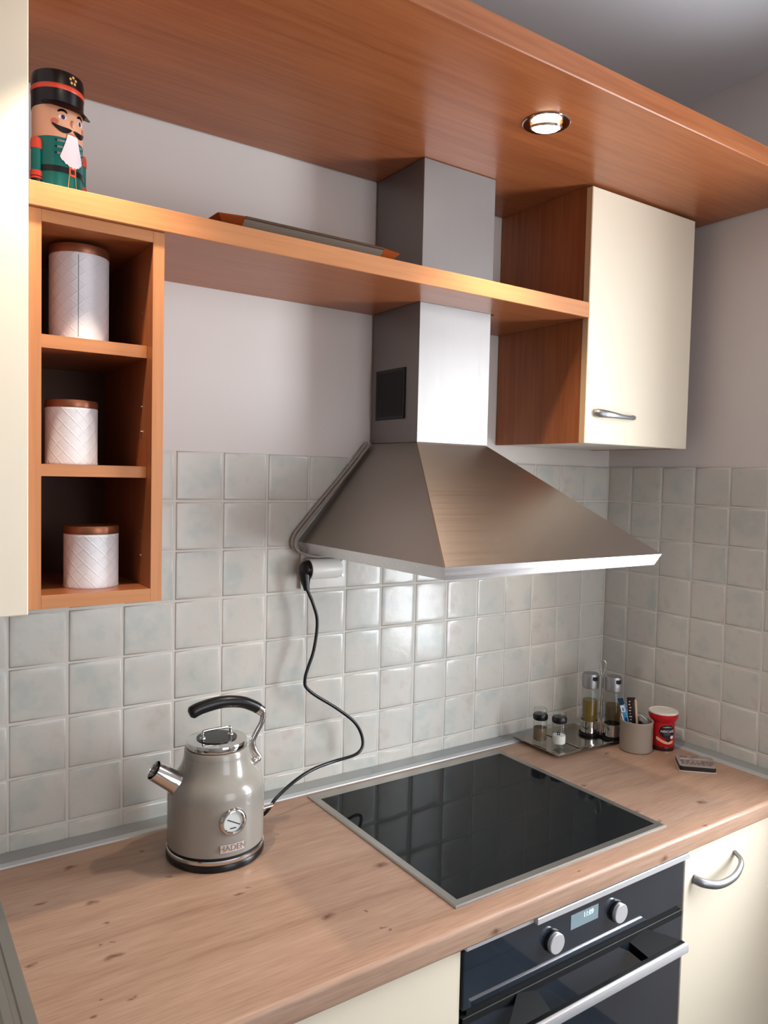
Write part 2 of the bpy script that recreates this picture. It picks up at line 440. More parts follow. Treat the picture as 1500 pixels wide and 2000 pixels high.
flush(bm, 'window_frame', 'white_plastic', w2); flush(box(B(), FX0 + f, FX1 - f, RY0 - .057, RY0 - .053, FZ0 + f, FZ1 - f), 'window_pane', 'pane', w2)

# tiling: a bed of grout and pillowed glazed tiles, one object each
TL0 = -2.2; TRY = -0.70
flush(box(B(), TL0, 0.003, 0.0014, 0.0065, 0.86, TT), 'grout_bed', 'grout', wb)
flush(box(B(), 0.0014, 0.0065, TRY, 0.0014, 0.86, TT), 'grout_bed', 'grout', wr)
_tile = {}


def tile_mesh(w, h):
    k = (round(w, 4), round(h, 4))
    if k not in _tile:
        b = bmesh.new(); rings = []
        for ins, y in ((0, 0.004), (0, 0.0013), (0.003, 0.0005), (0.007, 0.0001), (0.012, 0.0)):
            rings.append([b.verts.new((x, y, z)) for x, z in ((ins, ins), (w - ins, ins), (w - ins, h - ins), (ins, h - ins))])
        for a, c in zip(rings, rings[1:]):
            for i in range(4): b.faces.new((a[i], a[(i + 1) % 4], c[(i + 1) % 4], c[i]))
        b.faces.new(rings[-1]); bmesh.ops.recalc_face_normals(b, faces=b.faces)
        for fc in b.faces:
            if fc.normal.y > 0.9: fc.normal_flip()
        me = bpy.data.meshes.new('tile'); b.to_mesh(me); b.free(); me.shade_smooth(); me.materials.append(M['tile']); _tile[k] = me
    return _tile[k]


def gap(i): return 0.0020 if i % 2 == 0 else 0.0026   # real joint / pressed joint in the tile


def rows():
    for r in range(8):
        z1 = TT - 0.1 * r - (gap(r) if r else 0.0005); z0 = max(TT - 0.1 * (r + 1) + gap(r + 1), 0.885)
        yield z0, z1


for z0, z1 in rows():
    for c_ in range(22):
        x1 = -0.1 * c_ - gap(c_); x0 = -0.1 * (c_ + 1) + gap(c_ + 1)
        o = bpy.data.objects.new('tile', tile_mesh(x1 - x0, z1 - z0)); COL.objects.link(o); o.parent = wb
        o.location = (x0, random.uniform(-.0002, .0002), z0)
    e = [0.0] + [0.0815 + 0.1 * k for k in range(7)]
    for c_ in range(7):
        y1 = -e[c_] - gap(c_); y0 = -e[c_ + 1] + gap(c_ + 1)
        o = bpy.data.objects.new('tile', tile_mesh(y1 - y0, z1 - z0)); COL.objects.link(o); o.parent = wr
        o.rotation_euler = (0, 0, -math.pi / 2); o.location = (random.uniform(-.0004, .0004), y1, z0)

# aluminium upstand profiles along the worktop
def upstand(name, axis, a0, a1, shift=0.0):
    sec = [(-0.0006, WT), (-0.0006, WT + 0.0075), (-0.004, WT + 0.0080), (-0.034, WT + 0.0045), (-0.034, WT)]
    lip = [(-0.0335, WT), (-0.0335, WT + 0.0050), (-0.036, WT + 0.0056), (-0.044, WT + 0.0025), (-0.0455, WT)]
    r = None
    for nm, s, mt in (('profile', sec, 'alu'), ('front_lip', lip, 'alu_light')):
        b = B()
        if axis == 'x': prism(b, s, a0, a1, 'x')
        else:
            vs = [[b.verts.new((p, yy, z)) for p, z in s] for yy in (a0, a1)]
            b.faces.new(vs[0]); b.faces.new(vs[1])
            for i in range(len(s)): b.faces.new((vs[0][i], vs[0][(i + 1) % len(s)], vs[1][(i + 1) % len(s)], vs[1][i]))
        if r is None: r = tag(flush(b, name, mt, None, 20), kind='structure')
        else: flush(b, nm, mt, r, 20)


upstand('trim_1', 'x', -2.2, 0.0)
upstand('trim_2', 'y', -0.60, -0.0455)

# ================================================================== WORKTOP AND BASE UNITS
WX0 = -1.6315
bm = B()
HX0, HX1, HY0, HY1 = -1.010, -0.480, -0.548, -0.072     # cut-out below the hob
prof = [(-0.605, WT - 0.012)]
def wslab(b, x0, x1, y0, y1): box(b, x0, x1, y0, y1, WT - 0.038, WT)
sec = [(-0.0, WT - 0.038), (-0.0, WT), (-0.597, WT)] + [(-0.597 - 0.008 * math.sin(a), WT - 0.008 + 0.008 * math.cos(a)) for a in (0.3, 0.6, 0.9, 1.2, 1.5708)] + [(-0.605, WT - 0.034), (-0.602, WT - 0.038)]
prism(bm, sec, WX0, 0.0, 'x')
wt = tag(flush(bm, 'worktop', 'oak', None, 30), 'oak-look wooden kitchen worktop with small knots and rounded front edge', 'worktop')


def carcass(t, x0, x1, y0, y1, z0, z1, o, mt='white_melamine', th=0.016, back=True, shelf=True):
    for nm, a in (('side_panel', (x0, x0 + th, y0, y1, z0, z1)), ('side_panel', (x1 - th, x1, y0, y1, z0, z1)),
                  ('bottom_panel', (x0 + th, x1 - th, y0, y1, z0, z0 + th)), ('top_panel', (x0 + th, x1 - th, y0, y1, z1 - th, z1)),
                  ('back_panel', (x0 + th, x1 - th, y1 - 0.006, y1, z0 + th, z1 - th))):
        flush(box(B(), *a, o=o), nm, mt, t)


def bow_handle(parent, x0, x1, z, yface, proud, dz0, r0, r1, o, mt='satin'):
    """curved bar handle: thick at the x0 end, slimmer at the x1 end"""
    n = 14; pts = []; rr = []
    for k in range(n + 1):
        u = k / n; x = x0 + (x1 - x0) * u
        y = yface - proud * math.sin(math.pi * min(max(u, 0.0), 1.0)) ** 0.6
        zz = z + dz0 * math.sin(math.pi * u)
        pts.append((x - o[0], y - o[1], zz - o[2])); rr.append(r0 + (r1 - r0) * u ** 0.7)
    b = tube(B(), spline(pts, 2), [v for r in zip(rr, rr[1:]) for v in (r[0], (r[0] + r[1]) / 2)] + [rr[-1]], 12, 1.0, 0.62)
    h = flush(b, 'handle', mt, parent, 60)
    for x, r in ((x0, r0), (x1, r1)):
        flush(lathe(B(), [(0, 0), (r * 1.15, 0), (r * 1.15, 0.004), (r, 0.006), (0, 0.006)], 18, mtx=Matrix.Translation((x - o[0], yface - o[1], z - o[2])) @ Matrix.Rotation(math.pi / 2, 4, 'X')), 'handle_foot', mt, h)
    return h


# base unit right
o = (-0.22, -0.28, 0.0)
t = thing('base_cabinet', o, 'cream base cabinet with curved metal handle, right of the oven', 'cabinet')
carcass(t, -0.440, -0.002, -0.565, -0.03, 0.10, WT - 0.042, o)
flush(box(B(), -0.440, -0.002, -0.52, -0.50, 0.006, 0.098, o=o), 'plinth', 'white_melamine', t)
d = flush(box(B(), -0.4385, -0.004, -0.585, -0.567, 0.105, WT - 0.046, 0.0015, 1, o=o), 'door', 'cream', t)
hb = B()
pts = [(-0.408, -0.586, 0.786), (-0.398, -0.604, 0.782), (-0.365, -0.617, 0.776), (-0.32, -0.620, 0.779), (-0.285, -0.614, 0.788), (-0.266, -0.604, 0.796), (-0.259, -0.586, 0.803)]
flush(tube(hb, [Vector(p) - Vector(o) for p in spline(pts, 5)], [0.0095 - 0.0030 * k / 30 for k in range(31)], 12, 0.7, 1.0), 'handle', 'satin', d, 60)
# base unit left of the oven
o = (-1.33, -0.28, 0.0)
t = thing('base_cabinet', o, 'cream base cabinet under the worktop, left of the oven', 'cabinet')
carcass(t, -1.63, -1.030, -0.565, -0.03, 0.10, WT - 0.042, o)
flush(box(B(), -1.63, -1.030, -0.52, -0.50, 0.006, 0.098, o=o), 'plinth', 'white_melamine', t)
d = flush(box(B(), -1.6285, -1.0305, -0.585, -0.567, 0.105, WT - 0.046, 0.0015, 1, o=o), 'door', 'cream', t)
bow_handle(d, -1.56, -1.42, 0.79, -0.585, 0.03, -0.006, 0.008, 0.005, o)

# oven
o = (-0.735, -0.30, 0.10)
t = thing('built_in_oven', o, 'black glass built-in oven with two round steel knobs below the hob', 'oven')
flush(box(B(), -1.020, -0.450, -0.565, -0.05, 0.14, WT - 0.062, o=o), 'body', 'black_matt', t)
cp = flush(box(B(), -1.0265, -0.4465, -0.588, -0.566, 0.747, 0.8458, 0.0015, 1, o=o), 'control_panel', 'oven_glass', t)
flush(box(B(), -0.876, -0.4468, -0.601, -0.572, 0.8462, 0.858, 0.001, 1, o=o), 'top_trim', 'knob_steel', t)
flush(box(B(), -1.0265, -0.877, -0.594, -0.572, 0.8485, 0.858, 0.001, 1, o=o), 'top_trim', 'knob_steel', t)
flush(box(B(), -1.015, -0.456, -0.584, -0.56, 0.7355, 0.7465, o=o), 'gap_shade_fill', 'black_matt', t)  # black filler standing in for shade in the gap above the door
dr = flush(box(B(), -1.0265, -0.4465, -0.588, -0.566, 0.20, 0.735, 0.0015, 1, o=o), 'door', 'oven_glass', t)
flush(box(B(), -1.0265, -0.4465, -0.5885, -0.58, 0.722, 0.7352, 0.001, 1, o=o), 'door_top_strip', 'black_matt', dr)
ds = flush(box(B(), -0.779, -0.7065, -0.5888, -0.586, 0.8005, 0.8265, o=o), 'display', 'display', cp)
tb = text_bm('11:09', 0.0135)
for v in tb.verts: v.co = (v.co.x * 0.9 - 0.733 - o[0], -0.5889 - v.co.z - o[1], v.co.y + 0.818 - o[2])
for x in (-0.826, -0.656):
    kb = B(); mt = Matrix.Translation((x - o[0], -0.588 - o[1], 0.798 - o[2])) @ Matrix.Rotation(math.pi / 2, 4, 'X')
    k = flush(lathe(kb, [(0, 0), (0.0200, 0), (0.0200, 0.005), (0.0190, 0.0065), (0, 0.0065)], 36, mtx=mt), 'knob', 'black', cp)
    kb = B(); mt = Matrix.Translation((x - o[0], -0.5946 - o[1], 0.798 - o[2])) @ Matrix.Rotation(math.pi / 2, 4, 'X')
    flush(lathe(kb, [(0, 0), (0.0178, 0), (0.0178, 0.0062), (0.0168, 0.0074), (0, 0.0074)], 36, mtx=mt), 'knob_face', 'knob_steel', cp)
flush(tb, 'clock_digits', 'digits', cp, None)
hn = flush(box(B(), -0.966, -0.505, -0.644, -0.6362, 0.6955, 0.7125, 0.0012, 2, o=o), 'handle', 'knob_steel', dr)
flush(box(B(), -0.966, -0.505, -0.636, -0.627, 0.6955, 0.7120, 0.0006, 1, o=o), 'handle_back', 'deep_black', hn)
for s in (1, -1):
    cx = -0.7355
    q = [(cx + s * (x - cx) - o[0], y - o[1]) for x, y in ((-0.565, -0.588), (-0.505, -0.6268), (-0.6055, -0.6268), (-0.611, -0.588))]
    b = B(); zt = (0.734, 0.711, 0.711, 0.722)
    top = [b.verts.new((x, y, z - o[2])) for (x, y), z in zip(q, zt)]; bot = [b.verts.new((x, y, z - 0.018 - o[2])) for (x, y), z in zip(q, zt)]
    b.faces.new(top); b.faces.new(bot[::-1])
    for i in range(4): b.faces.new((top[i], bot[i], bot[(i + 1) % 4], top[(i + 1) % 4]))
    flush(b, 'handle_support', 'deep_black', dr)
# hob
o = (-0.7449, -0.309, WT)
t = thing('ceramic_hob', o, 'black ceramic glass hob with steel frame set in the worktop', 'hob')
bm = B(); zh = WT + 0.0035
X0, X1, Y0, Y1 = -1.0221, -0.4677, -0.559, -0.0587
g = (-1.0055, -0.4838, -0.542, -0.0868)
outer = [(X0, Y0), (X1, Y0), (X1, Y1), (X0, Y1)]; mid = [(X0 + .003, Y0 + .003), (X1 - .003, Y0 + .003), (X1 - .003, Y1 - .003), (X0 + .003, Y1 - .003)]
inn = [(g[0], g[2]), (g[1], g[2]), (g[1], g[3]), (g[0], g[3])]
R = [[bm.verts.new((x - o[0], y - o[1], z - o[2])) for x, y in p] for p, z in ((outer, WT + .0002), (outer, WT + .002), (mid, zh), (inn, zh - .0004), (inn, WT + .0002))]
for a, b in zip(R, R[1:] + R[:1]):
    for i in range(4): bm.faces.new((a[i], a[(i + 1) % 4], b[(i + 1) % 4], b[i]))
flush(bm, 'frame', 'steel_hob', t, 20)
flush(box(B(), g[0] + .0005, g[1] - .0005, g[2] + .0005, g[3] - .0005, WT + .0002, zh - .0006, o=o), 'glass_top', 'black_glass', t)
# sink left of the worktop
o = (-1.95, -0.30, WT)
t = thing('steel_sink', o, 'stainless steel sink edge left of the worktop, at the photo corner', 'sink')
bm = B()
prism(bm, [(-1.6317, WT - .03), (-1.6317, WT + .002), (-1.634, WT + .004), (-1.648, WT + .004), (-1.650, WT + .001), (-1.656, WT + .001), (-1.658, WT + .004), (-1.668, WT + .004), (-1.672, WT), (-1.676, WT - .03)], -0.60, -0.048, 'y')
for v in bm.verts: v.co -= Vector(o)
flush(bm, 'rim', 'steel_hob', t, 30)
bm = B(); box(bm, -2.15, -1.6765, -0.60, -0.571, WT - .2, WT + .003); box(bm, -2.15, -1.6765, -0.10, -0.048, WT - .03, WT + .003); box(bm, -2.19, -2.15, -0.60, -0.048, WT - .03, WT + .003)
for v in bm.verts: v.co -= Vector(o)
flush(bm, 'deck', 'steel_hob', t)
bm = B(); box(bm, -2.15, -2.145, -0.57, -0.10, WT - .2, WT - .03); box(bm, -1.682, -1.677, -0.57, -0.10, WT - .2, WT - .03); box(bm, -2.145, -1.682, -0.57, -0.565, WT - .2, WT - .03); box(bm, -2.145, -1.682, -0.105, -0.10, WT - .2, WT - .03); box(bm, -2.15, -1.677, -0.57, -0.10, WT - .205, WT - .2)
for v in bm.verts: v.co -= Vector(o)
flush(bm, 'bowl', 'steel_hob', t)
o = (-1.95, -0.28, 0.0)
t = thing('base_cabinet', o, 'cream base cabinet below the sink, mostly outside the photo', 'cabinet')
carcass(t, -2.19, -1.634, -0.56, -0.03, 0.10, WT - 0.21, o)
flush(box(B(), -2.19, -1.634, -0.585, -0.567, 0.105, WT - 0.212, 0.0015, 1, o=o), 'door', 'cream', t)
flush(box(B(), -2.19, -1.634, -0.52, -0.50, 0.006, 0.098, o=o), 'plinth', 'white_melamine', t)

# ================================================================== UPPER UNITS
PZ = 2.267
# big canopy board
bm = B()
box(bm, -2.6, 0.0, -0.577, 0.0, PZ, PZ + .038, 0.0008, 1)
cp_ = tag(flush(bm, 'canopy_board', 'wood_x', None, 20), 'wide beech canopy board over the wall units with a round spotlight', 'board')
flush(box(B(), -2.6, 0.0, -0.5785, -0.5772, PZ + .0006, PZ + .0375, 0.0004, 1), 'edge_band', 'wood_x', cp_)


def downlight(x, y, label):
    o = (x, y, PZ)
    t = thing('recessed_spotlight', o, label, 'spotlight', group='spotlights in the canopy board')
    flush(lathe(B(), [(0.030, -0.0002), (0.0445, -0.0002), (0.0450, -0.0012), (0.0430, -0.0026), (0.034, -0.0024), (0.030, -0.0012)], 40), 'ring', 'chrome', t)
    tilt = Matrix.Translation((0, 0, -0.0052)) @ Matrix.Rotation(math.radians(9), 4, 'X') @ Matrix.Rotation(math.radians(-6), 4, 'Y')
    flush(lathe(B(), [(0.0295, -0.001), (0.0295, -0.0045), (0.0285, -0.0055), (0.0268, -0.005), (0.0268, -0.001)], 36, mtx=tilt), 'lamp_rim', 'chrome', t)
    flush(lathe(B(), [(0, -0.0120), (0.012, -0.0112), (0.021, -0.0085), (0.0262, -0.0050), (0.0262, -0.0015), (0, -0.0015)], 32, mtx=tilt), 'lamp_lens', 'lens', t)
    l = bpy.data.lights.new('spot_beam', 'SPOT'); l.energy = SPOT_W; l.color = SPOT_COL; l.spot_size = math.radians(96); l.spot_blend = 0.85; l.shadow_soft_size = 0.018
    lo = bpy.data.objects.new('spot_beam', l); COL.objects.link(lo); lo.location = (x, y, PZ - 0.030)


downlight(-0.745, -0.433, 'lit round chrome spotlight set in the canopy board above the hob')
downlight(-1.545, -0.400, 'lit round spotlight in the canopy board above the left shelf unit, outside the photo')

# long shelf
SZ0, SZ1, SY = 1.967, 2.001, -0.294
o = (-1.03, -0.15, SZ0)
t = thing('wall_shelf', o, 'long beech wall shelf running in front of the hood chimney', 'shelf')
# notched round the chimney
sh = [(-1.6145, 0.004), (-0.8415, 0.004), (-0.8415, -0.1795), (-0.6295, -0.1795), (-0.6295, 0.004), (-0.4485, 0.004), (-0.4485, SY), (-1.6145, SY)]
flush(prism(B(), [(x - o[0], y - o[1]) for x, y in sh], 0.0, SZ1 - SZ0), 'board', 'wood_x', t)
flush(box(B(), -1.6145, -0.4495, SY - .0025, SY, SZ0, SZ1, 0.0008, 1, o=o), 'edge_band', 'wood_edge', t)

# open shelf unit
UX0, UX1, UZ0, UZ1, UY = -1.6135, -1.419, 1.3925, SZ0 - .0005, -0.286
o = (-1.516, -0.14, UZ0)
t = thing('open_shelf_unit', o, 'narrow beech open shelf unit holding three white canisters', 'shelf unit')
th = 0.0175
for x0 in (UX0, UX1 - th):
    flush(box(B(), x0, x0 + th, UY, 0.003, UZ0, UZ1, 0.0006, 1, o=o), 'side_panel', 'wood_z', t)
    flush(box(B(), x0, x0 + th, UY - .0012, UY - .0001, UZ0, UZ1, o=o), 'edge_band', 'wood_edge_z', t)
for nm, z0, z1, yf in (('bottom_panel', UZ0, 1.4125, UY), ('top_panel', 1.9495, UZ1, UY), ('shelf', 1.7755, 1.7950, -0.258), ('shelf', 1.5865, 1.6045, -0.260)):
    s_ = flush(box(B(), UX0 + th + .0003, UX1 - th - .0003, yf, -0.004, z0, z1, 0.0005, 1, o=o), nm, 'wood_x', t)
    flush(box(B(), UX0 + th + .0003, UX1 - th - .0003, yf - .0012, yf - .0001, z0, z1, o=o), 'edge_band', 'wood_edge', s_)
flush(box(B(), UX0 + th, UX1 - th, -0.0038, 0.002, UZ0 + .01, UZ1 - .01, o=o), 'back_panel', 'shaded_back', t)
pin = None
for z in (1.66, 1.70, 1.46, 1.50, 1.85, 1.89):
    for y in (-0.235,):
        if pin is None:
            pin = flush(lathe(B(), [(0, 0), (0.0022, 0), (0.0022, 0.002), (0, 0.002)], 10, mtx=Matrix.Rotation(-math.pi / 2, 4, 'Y')), 'shelf_pin', 'satin', t); p = pin
        else:
            p = pin.copy(); COL.objects.link(p)
        p.location = (UX1 - th - o[0] - .0001, y - o[1], z - o[2])

# left wall cabinet (only its cream door edge in view)
o = (-1.93, -0.14, 1.388)
t = thing('wall_cabinet', o, 'cream wall cabinet at the left edge, beside the open shelf unit', 'cabinet')
carcass(t, -2.25, -1.616, -0.283, 0.003, 1.388, PZ - .0005, o)
d = flush(box(B(), -2.2485, -1.6155, -0.303, -0.2845, 1.388, PZ - .004, 0.0015, 1, o=o), 'door', 'cream', t)
bow_handle(d, -2.2, -2.06, 1.45, -0.303, 0.03, -0.005, 0.009, 0.005, o)
# right wall cabinet
o = (-0.25, -0.14, 1.685)
t = thing('wall_cabinet', o, 'cream-doored wall cabinet with metal handle right of the hood chimney', 'cabinet')
x0, x1, y0, y1, z0, z1 = -0.447, -0.062, -0.2745, 0.003, 1.685, PZ - .0005
for nm, a, mt in (('side_panel', (x0, x0 + th, y0, y1, z0, z1), 'wood_z'), ('side_panel', (x1 - th, x1, y0, y1, z0, z1), 'wood_z'), ('bottom_panel', (x0 + th, x1 - th, y0, y1, z0 + .001, z0 + th), 'white_melamine'),
                  ('top_panel', (x0 + th, x1 - th, y0, y1, z1 - th, z1), 'white_melamine'), ('back_panel', (x0 + th, x1 - th, y1 - .006, y1, z0 + th, z1 - th), 'white_melamine')):
    flush(box(B(), *a, o=o), nm, mt, t)
d = flush(box(B(), x0 - .001, x1 + .001, -0.2935, -0.2755, z0 - .0005, PZ - .005, 0.0015, 1, o=o), 'door', 'cream', t)
flush(box(B(), x0 - .0016, x0 - .0009, -0.2925, -0.2765, z0, SZ0 - .002, o=o), 'edge_band', 'cream_edge', d)
flush(box(B(), x0 - .0016, x0 - .0009, -0.2925, -0.2765, SZ1 + .002, PZ - .006, o=o), 'edge_band', 'cream_edge', d)
pts = [(-0.4185, -0.296, 1.754), (-0.410, -0.308, 1.753), (-0.385, -0.317, 1.751), (-0.345, -0.318, 1.7485), (-0.308, -0.314, 1.7485), (-0.289, -0.306, 1.7505), (-0.2835, -0.295, 1.7515)]
rr = [0.0095, 0.0105, 0.010, 0.0085, 0.007, 0.0055, 0.005, 0.0048, 0.005, 0.0062, 0.007]
P = [Vector(p) - Vector(o) for p in spline(pts, 5)]
flush(tube(B(), P, [rr[min(int(k / 30 * 10), 9)] * (1 - (k / 3 % 1)) + rr[min(int(k / 30 * 10) + 1, 10)] * (k / 3 % 1) for k in range(31)], 14, 0.7, 0.95), 'handle', 'satin', d, 60)

# ================================================================== HOOD
CX0, CX1, CY = -0.8395, -0.6390, -0.1770
RX_0, RX_1, RY = -1.0259, -0.4530, -0.5122
RZ = 1.4510; CZ = 1.6710
o = (-0.74, -0.25, 1.428)
t = thing('cooker_hood', o, 'stainless steel chimney cooker hood hanging above the hob', 'hood')
YB = -0.001
bm = B()
a = [(RX_0, RY, RZ), (RX_1, RY, RZ), (RX_1, YB, RZ), (RX_0, YB, RZ)]; b_ = [(CX0, CY, CZ), (CX1, CY, CZ), (CX1, YB, CZ), (CX0, YB, CZ)]
va = [bm.verts.new(Vector(p) - Vector(o)) for p in a]; vb = [bm.verts.new(Vector(p) - Vector(o)) for p in b_]
for i in range(4): bm.faces.new((va[i], va[(i + 1) % 4], vb[(i + 1) % 4], vb[i]))
bm.faces.new(vb); bm.faces.new(va[::-1])
bmesh.ops.bevel(bm, geom=[e for e in bm.edges if (e.verts[0] in va and e.verts[1] in vb) or (e.verts[0] in vb and e.verts[1] in va)], offset=0.0015, segments=1, affect='EDGES')
flush(bm, 'canopy', 'steel', t, 20)
bm = B(); ins = 0.010; zb = RZ - 0.023
c_ = [(RX_0 + ins, RY + ins, zb), (RX_1 - ins, RY + ins, zb), (RX_1 - ins, YB, zb), (RX_0 + ins, YB, zb)]
va = [bm.verts.new(Vector(p) + Vector((0, 0, -.0002)) - Vector(o)) for p in a]; vc = [bm.verts.new(Vector(p) - Vector(o)) for p in c_]
for i in range(4): bm.faces.new((va[i], va[(i + 1) % 4], vc[(i + 1) % 4], vc[i]))
bm.faces.new(va); bm.faces.new(vc[::-1])
rim = flush(bm, 'rim', 'steel_rim', t, 20)
flush(box(B(), RX_0 + .05, RX_1 - .05, RY + .05, -0.05, zb - .003, zb - .0003, 0.001, 1, o=o), 'grease_filter', 'satin', t)
flush(box(B(), CX0, CX1, CY, YB, CZ + .0003, 1.98, 0.0012, 1, o=o), 'lower_chimney', 'steel_v', t)
flush(box(B(), CX0 + .0035, CX1 + .0065 - .002, CY + .0015, YB, 1.98, PZ - .0004, 0.0012, 1, o=o), 'upper_chimney', 'steel_v', t)
vg = flush(box(B(), CX0 - .0035, CX0 - .0001, -0.132, -0.0205, 1.724, 1.835, 0.001, 1, o=o), 'vent_grille', 'black', t)
flush(box(B(), CX0 - .0042, CX0 - .0036, -0.125, -0.0275, 1.731, 1.828, o=o), 'vent_mesh', 'black_matt', vg)

# hood mains cable looping down to the wall socket
bm = B()
for dy, dx in ((0, 0), (0.0065, -0.005)):
    pts = [(-0.848, -0.012, 1.672), (-0.9, -0.013, 1.612), (-0.955, -0.013, 1.552), (-1.012, -0.014, 1.490), (-1.0375, -0.014, 1.457), (-1.034, -0.016, 1.433), (-1.006, -0.03, 1.4205), (-0.965, -0.036, 1.4195), (-0.935, -0.030, 1.416), (-0.928, -0.026, 1.4085)]
    tube(bm, spline([(x + dx, y + dy, z - dx * .6) for x, y, z in pts], 6), 0.0032, 8)
tag(flush(bm, 'hood_cable', 'grey_cable', None, 60), 'grey double cable running along the hood edge down to the socket', 'cable')
# socket
o = (-0.97, 0.0, 1.38)
t = thing('wall_socket', o, 'white wall socket with round housing under the hood corner', 'socket')
flush(box(B(), -1.020, -0.905, -0.008, -0.0006, 1.345, 1.427, 0.003, 2, o=o), 'back_plate', 'white_plastic', t)
mt = Matrix.Translation((-1.016 - o[0], -0.032 - o[1], 1.3925 - o[2])) @ Matrix.Rotation(math.pi / 2, 4, 'Y')
flush(lathe(B(), [(0.0, 0.012), (0.0195, 0.012), (0.0195, 0.001), (0.021, 0), (0.0225, 0.001), (0.0225, 0.072), (0.0205, 0.076), (0, 0.076)], 36, mtx=mt), 'socket_housing', 'white_plastic', t)
flush(box(B(), -1.006, -0.932, -0.03, -0.0085, 1.3725, 1.4115, 0.002, 1, o=o), 'housing_neck', 'white_plastic', t)
for z in (1.372, 1.408): flush(lathe(B(), [(0, 0), (0.004, 0), (0.004, 0.003), (0, 0.003)], 14, mtx=Matrix.Translation((-0.9145 - o[0], -0.0082 - o[1], z - o[2])) @ Matrix.Rotation(math.pi / 2, 4, 'X')), 'screw_head', 'satin', t)

# ================================================================== KETTLE
KX, KY = -1.276, -0.1706
o = (KX, KY, WT)
t = thing('kettle_base', o, 'black round kettle base with chrome ring and long black power cord', 'kettle base')
flush(lathe(B(), [(0, 0.0), (0.086, 0.0), (0.0885, 0.003), (0.0885, 0.010), (0.087, 0.0125), (0, 0.0125)], 64), 'base_disc', 'black', t)
pl = flush(lathe(B(), [(0.0195, 0), (0.0195, -0.004), (0, -0.004)], 24, mtx=Matrix.Translation((-1.016 - KX, -0.032 - KY, 1.3925 - WT)) @ Matrix.Rotation(math.pi / 2, 4, 'Y')), 'plug', 'black', t)
b = B()
lathe(b, [(0, 0.008), (0.018, 0.008), (0.018, -0.004), (0.0165, -0.012), (0.011, -0.016), (0, -0.017)], 28, mtx=Matrix.Translation((-1.016 - KX, -0.032 - KY, 1.3925 - WT)) @ Matrix.Rotation(math.pi / 2, 4, 'Y'))
tube(b, [(-1.0245 - KX, -0.033 - KY, 1.388 - WT), (-1.025 - KX, -0.036 - KY, 1.372 - WT), (-1.0245 - KX, -0.040 - KY, 1.357 - WT), (-1.0235 - KX, -0.042 - KY, 1.348 - WT)], [0.0135, 0.0115, 0.0075, 0.0058], 14)
flush(b, 'plug_grip', 'black', pl, 50)
cp = [(-1.0238, -0.042, 1.352), (-1.009, -0.045, 1.318), (-0.998, -0.045, 1.278), (-1.0055, -0.045, 1.217), (-1.0255, -0.045, 1.158), (-1.0133, -0.045, 1.128), (-0.941, -0.045, 1.077), (-0.893, -0.047, 1.035), (-0.8775, -0.052, 0.993), (-0.9, -0.062, 0.9735),
      (-0.9745, -0.085, 0.978), (-1.030, -0.095, 0.9755), (-1.078, -0.105, 0.964), (-1.122, -0.112, 0.942), (-1.143, -0.113, 0.920), (-1.158, -0.108, 0.9075), (-1.180, -0.118, 0.9060), (-1.205, -0.140, 0.9065)]
flush(tube(B(), [(x - KX, y - KY, z - WT) for x, y, z in spline(cp, 8)], 0.0036, 10), 'power_cord', 'black', t, 60)

o = (KX, KY, WT + 0.0127)
t = thing('electric_kettle', o, 'warm grey retro electric kettle with black arched handle and round dial', 'kettle', math.radians(-2))
z_ = -0.0127
bodyp = [(0, 0.024), (0.082, 0.024), (0.0868, 0.026), (0.0872, 0.032), (0.0872, 0.075), (0.0872, 0.105), (0.0870, 0.121), (0.0862, 0.129), (0.0838, 0.1365), (0.0795, 0.1430), (0.0740, 0.1490), (0.0680, 0.1560), (0.0632, 0.1650), (0.0600, 0.1750), (0.0584, 0.1850), (0.0578, 0.194), (0.0560, 0.1965), (0.0, 0.1965)]
flush(lathe(B(), [(r, z + z_) for r, z in bodyp], 72), 'body', 'kettle', t, 50)
flush(lathe(B(), [(0, 0.0005), (0.0872, 0.0005), (0.0880, 0.002), (0.0880, 0.0065), (0.0865, 0.008), (0, 0.008)], 72), 'base_ring', 'chrome', t, 40)
flush(lathe(B(), [(0, 0.0081), (0.0835, 0.0081), (0.0835, 0.0112), (0, 0.0112)], 64), 'shadow_gap_ring', 'black_matt', t)
ld = flush(lathe(B(), [(0, 0.1968 + z_), (0.0520, 0.1968 + z_), (0.0535, 0.198 + z_), (0.0550, 0.2075 + z_), (0.0540, 0.2095 + z_), (0.0380, 0.2110 + z_), (0, 0.2110 + z_)], 64), 'lid', 'chrome', t, 40)
flush(lathe(B(), [(0, 0.2111 + z_), (0.0365, 0.2111 + z_), (0.0365, 0.2125 + z_), (0, 0.2135 + z_)], 48), 'lid_inset', 'black', ld)
ka = math.radians(0)
kp = spline([(-0.0265, 0, 0.2125), (-0.0265, 0, 0.2225), (-0.0235, 0, 0.2265), (0, 0, 0.2275), (0.0235, 0, 0.2265), (0.0265, 0, 0.2225), (0.0265, 0, 0.2125)], 6)
b = tube(B(), [p + Vector((0, 0, z_)) for p in kp], 0.0027, 12)
for s in (1, -1): lathe(b, [(0, 0), (0.0055, 0), (0.0055, 0.002), (0.003, 0.004), (0, 0.004)], 16, c=(s * 0.0265, 0, 0.2125 + z_))
flush(b, 'lid_loop', 'chrome', ld, 60)
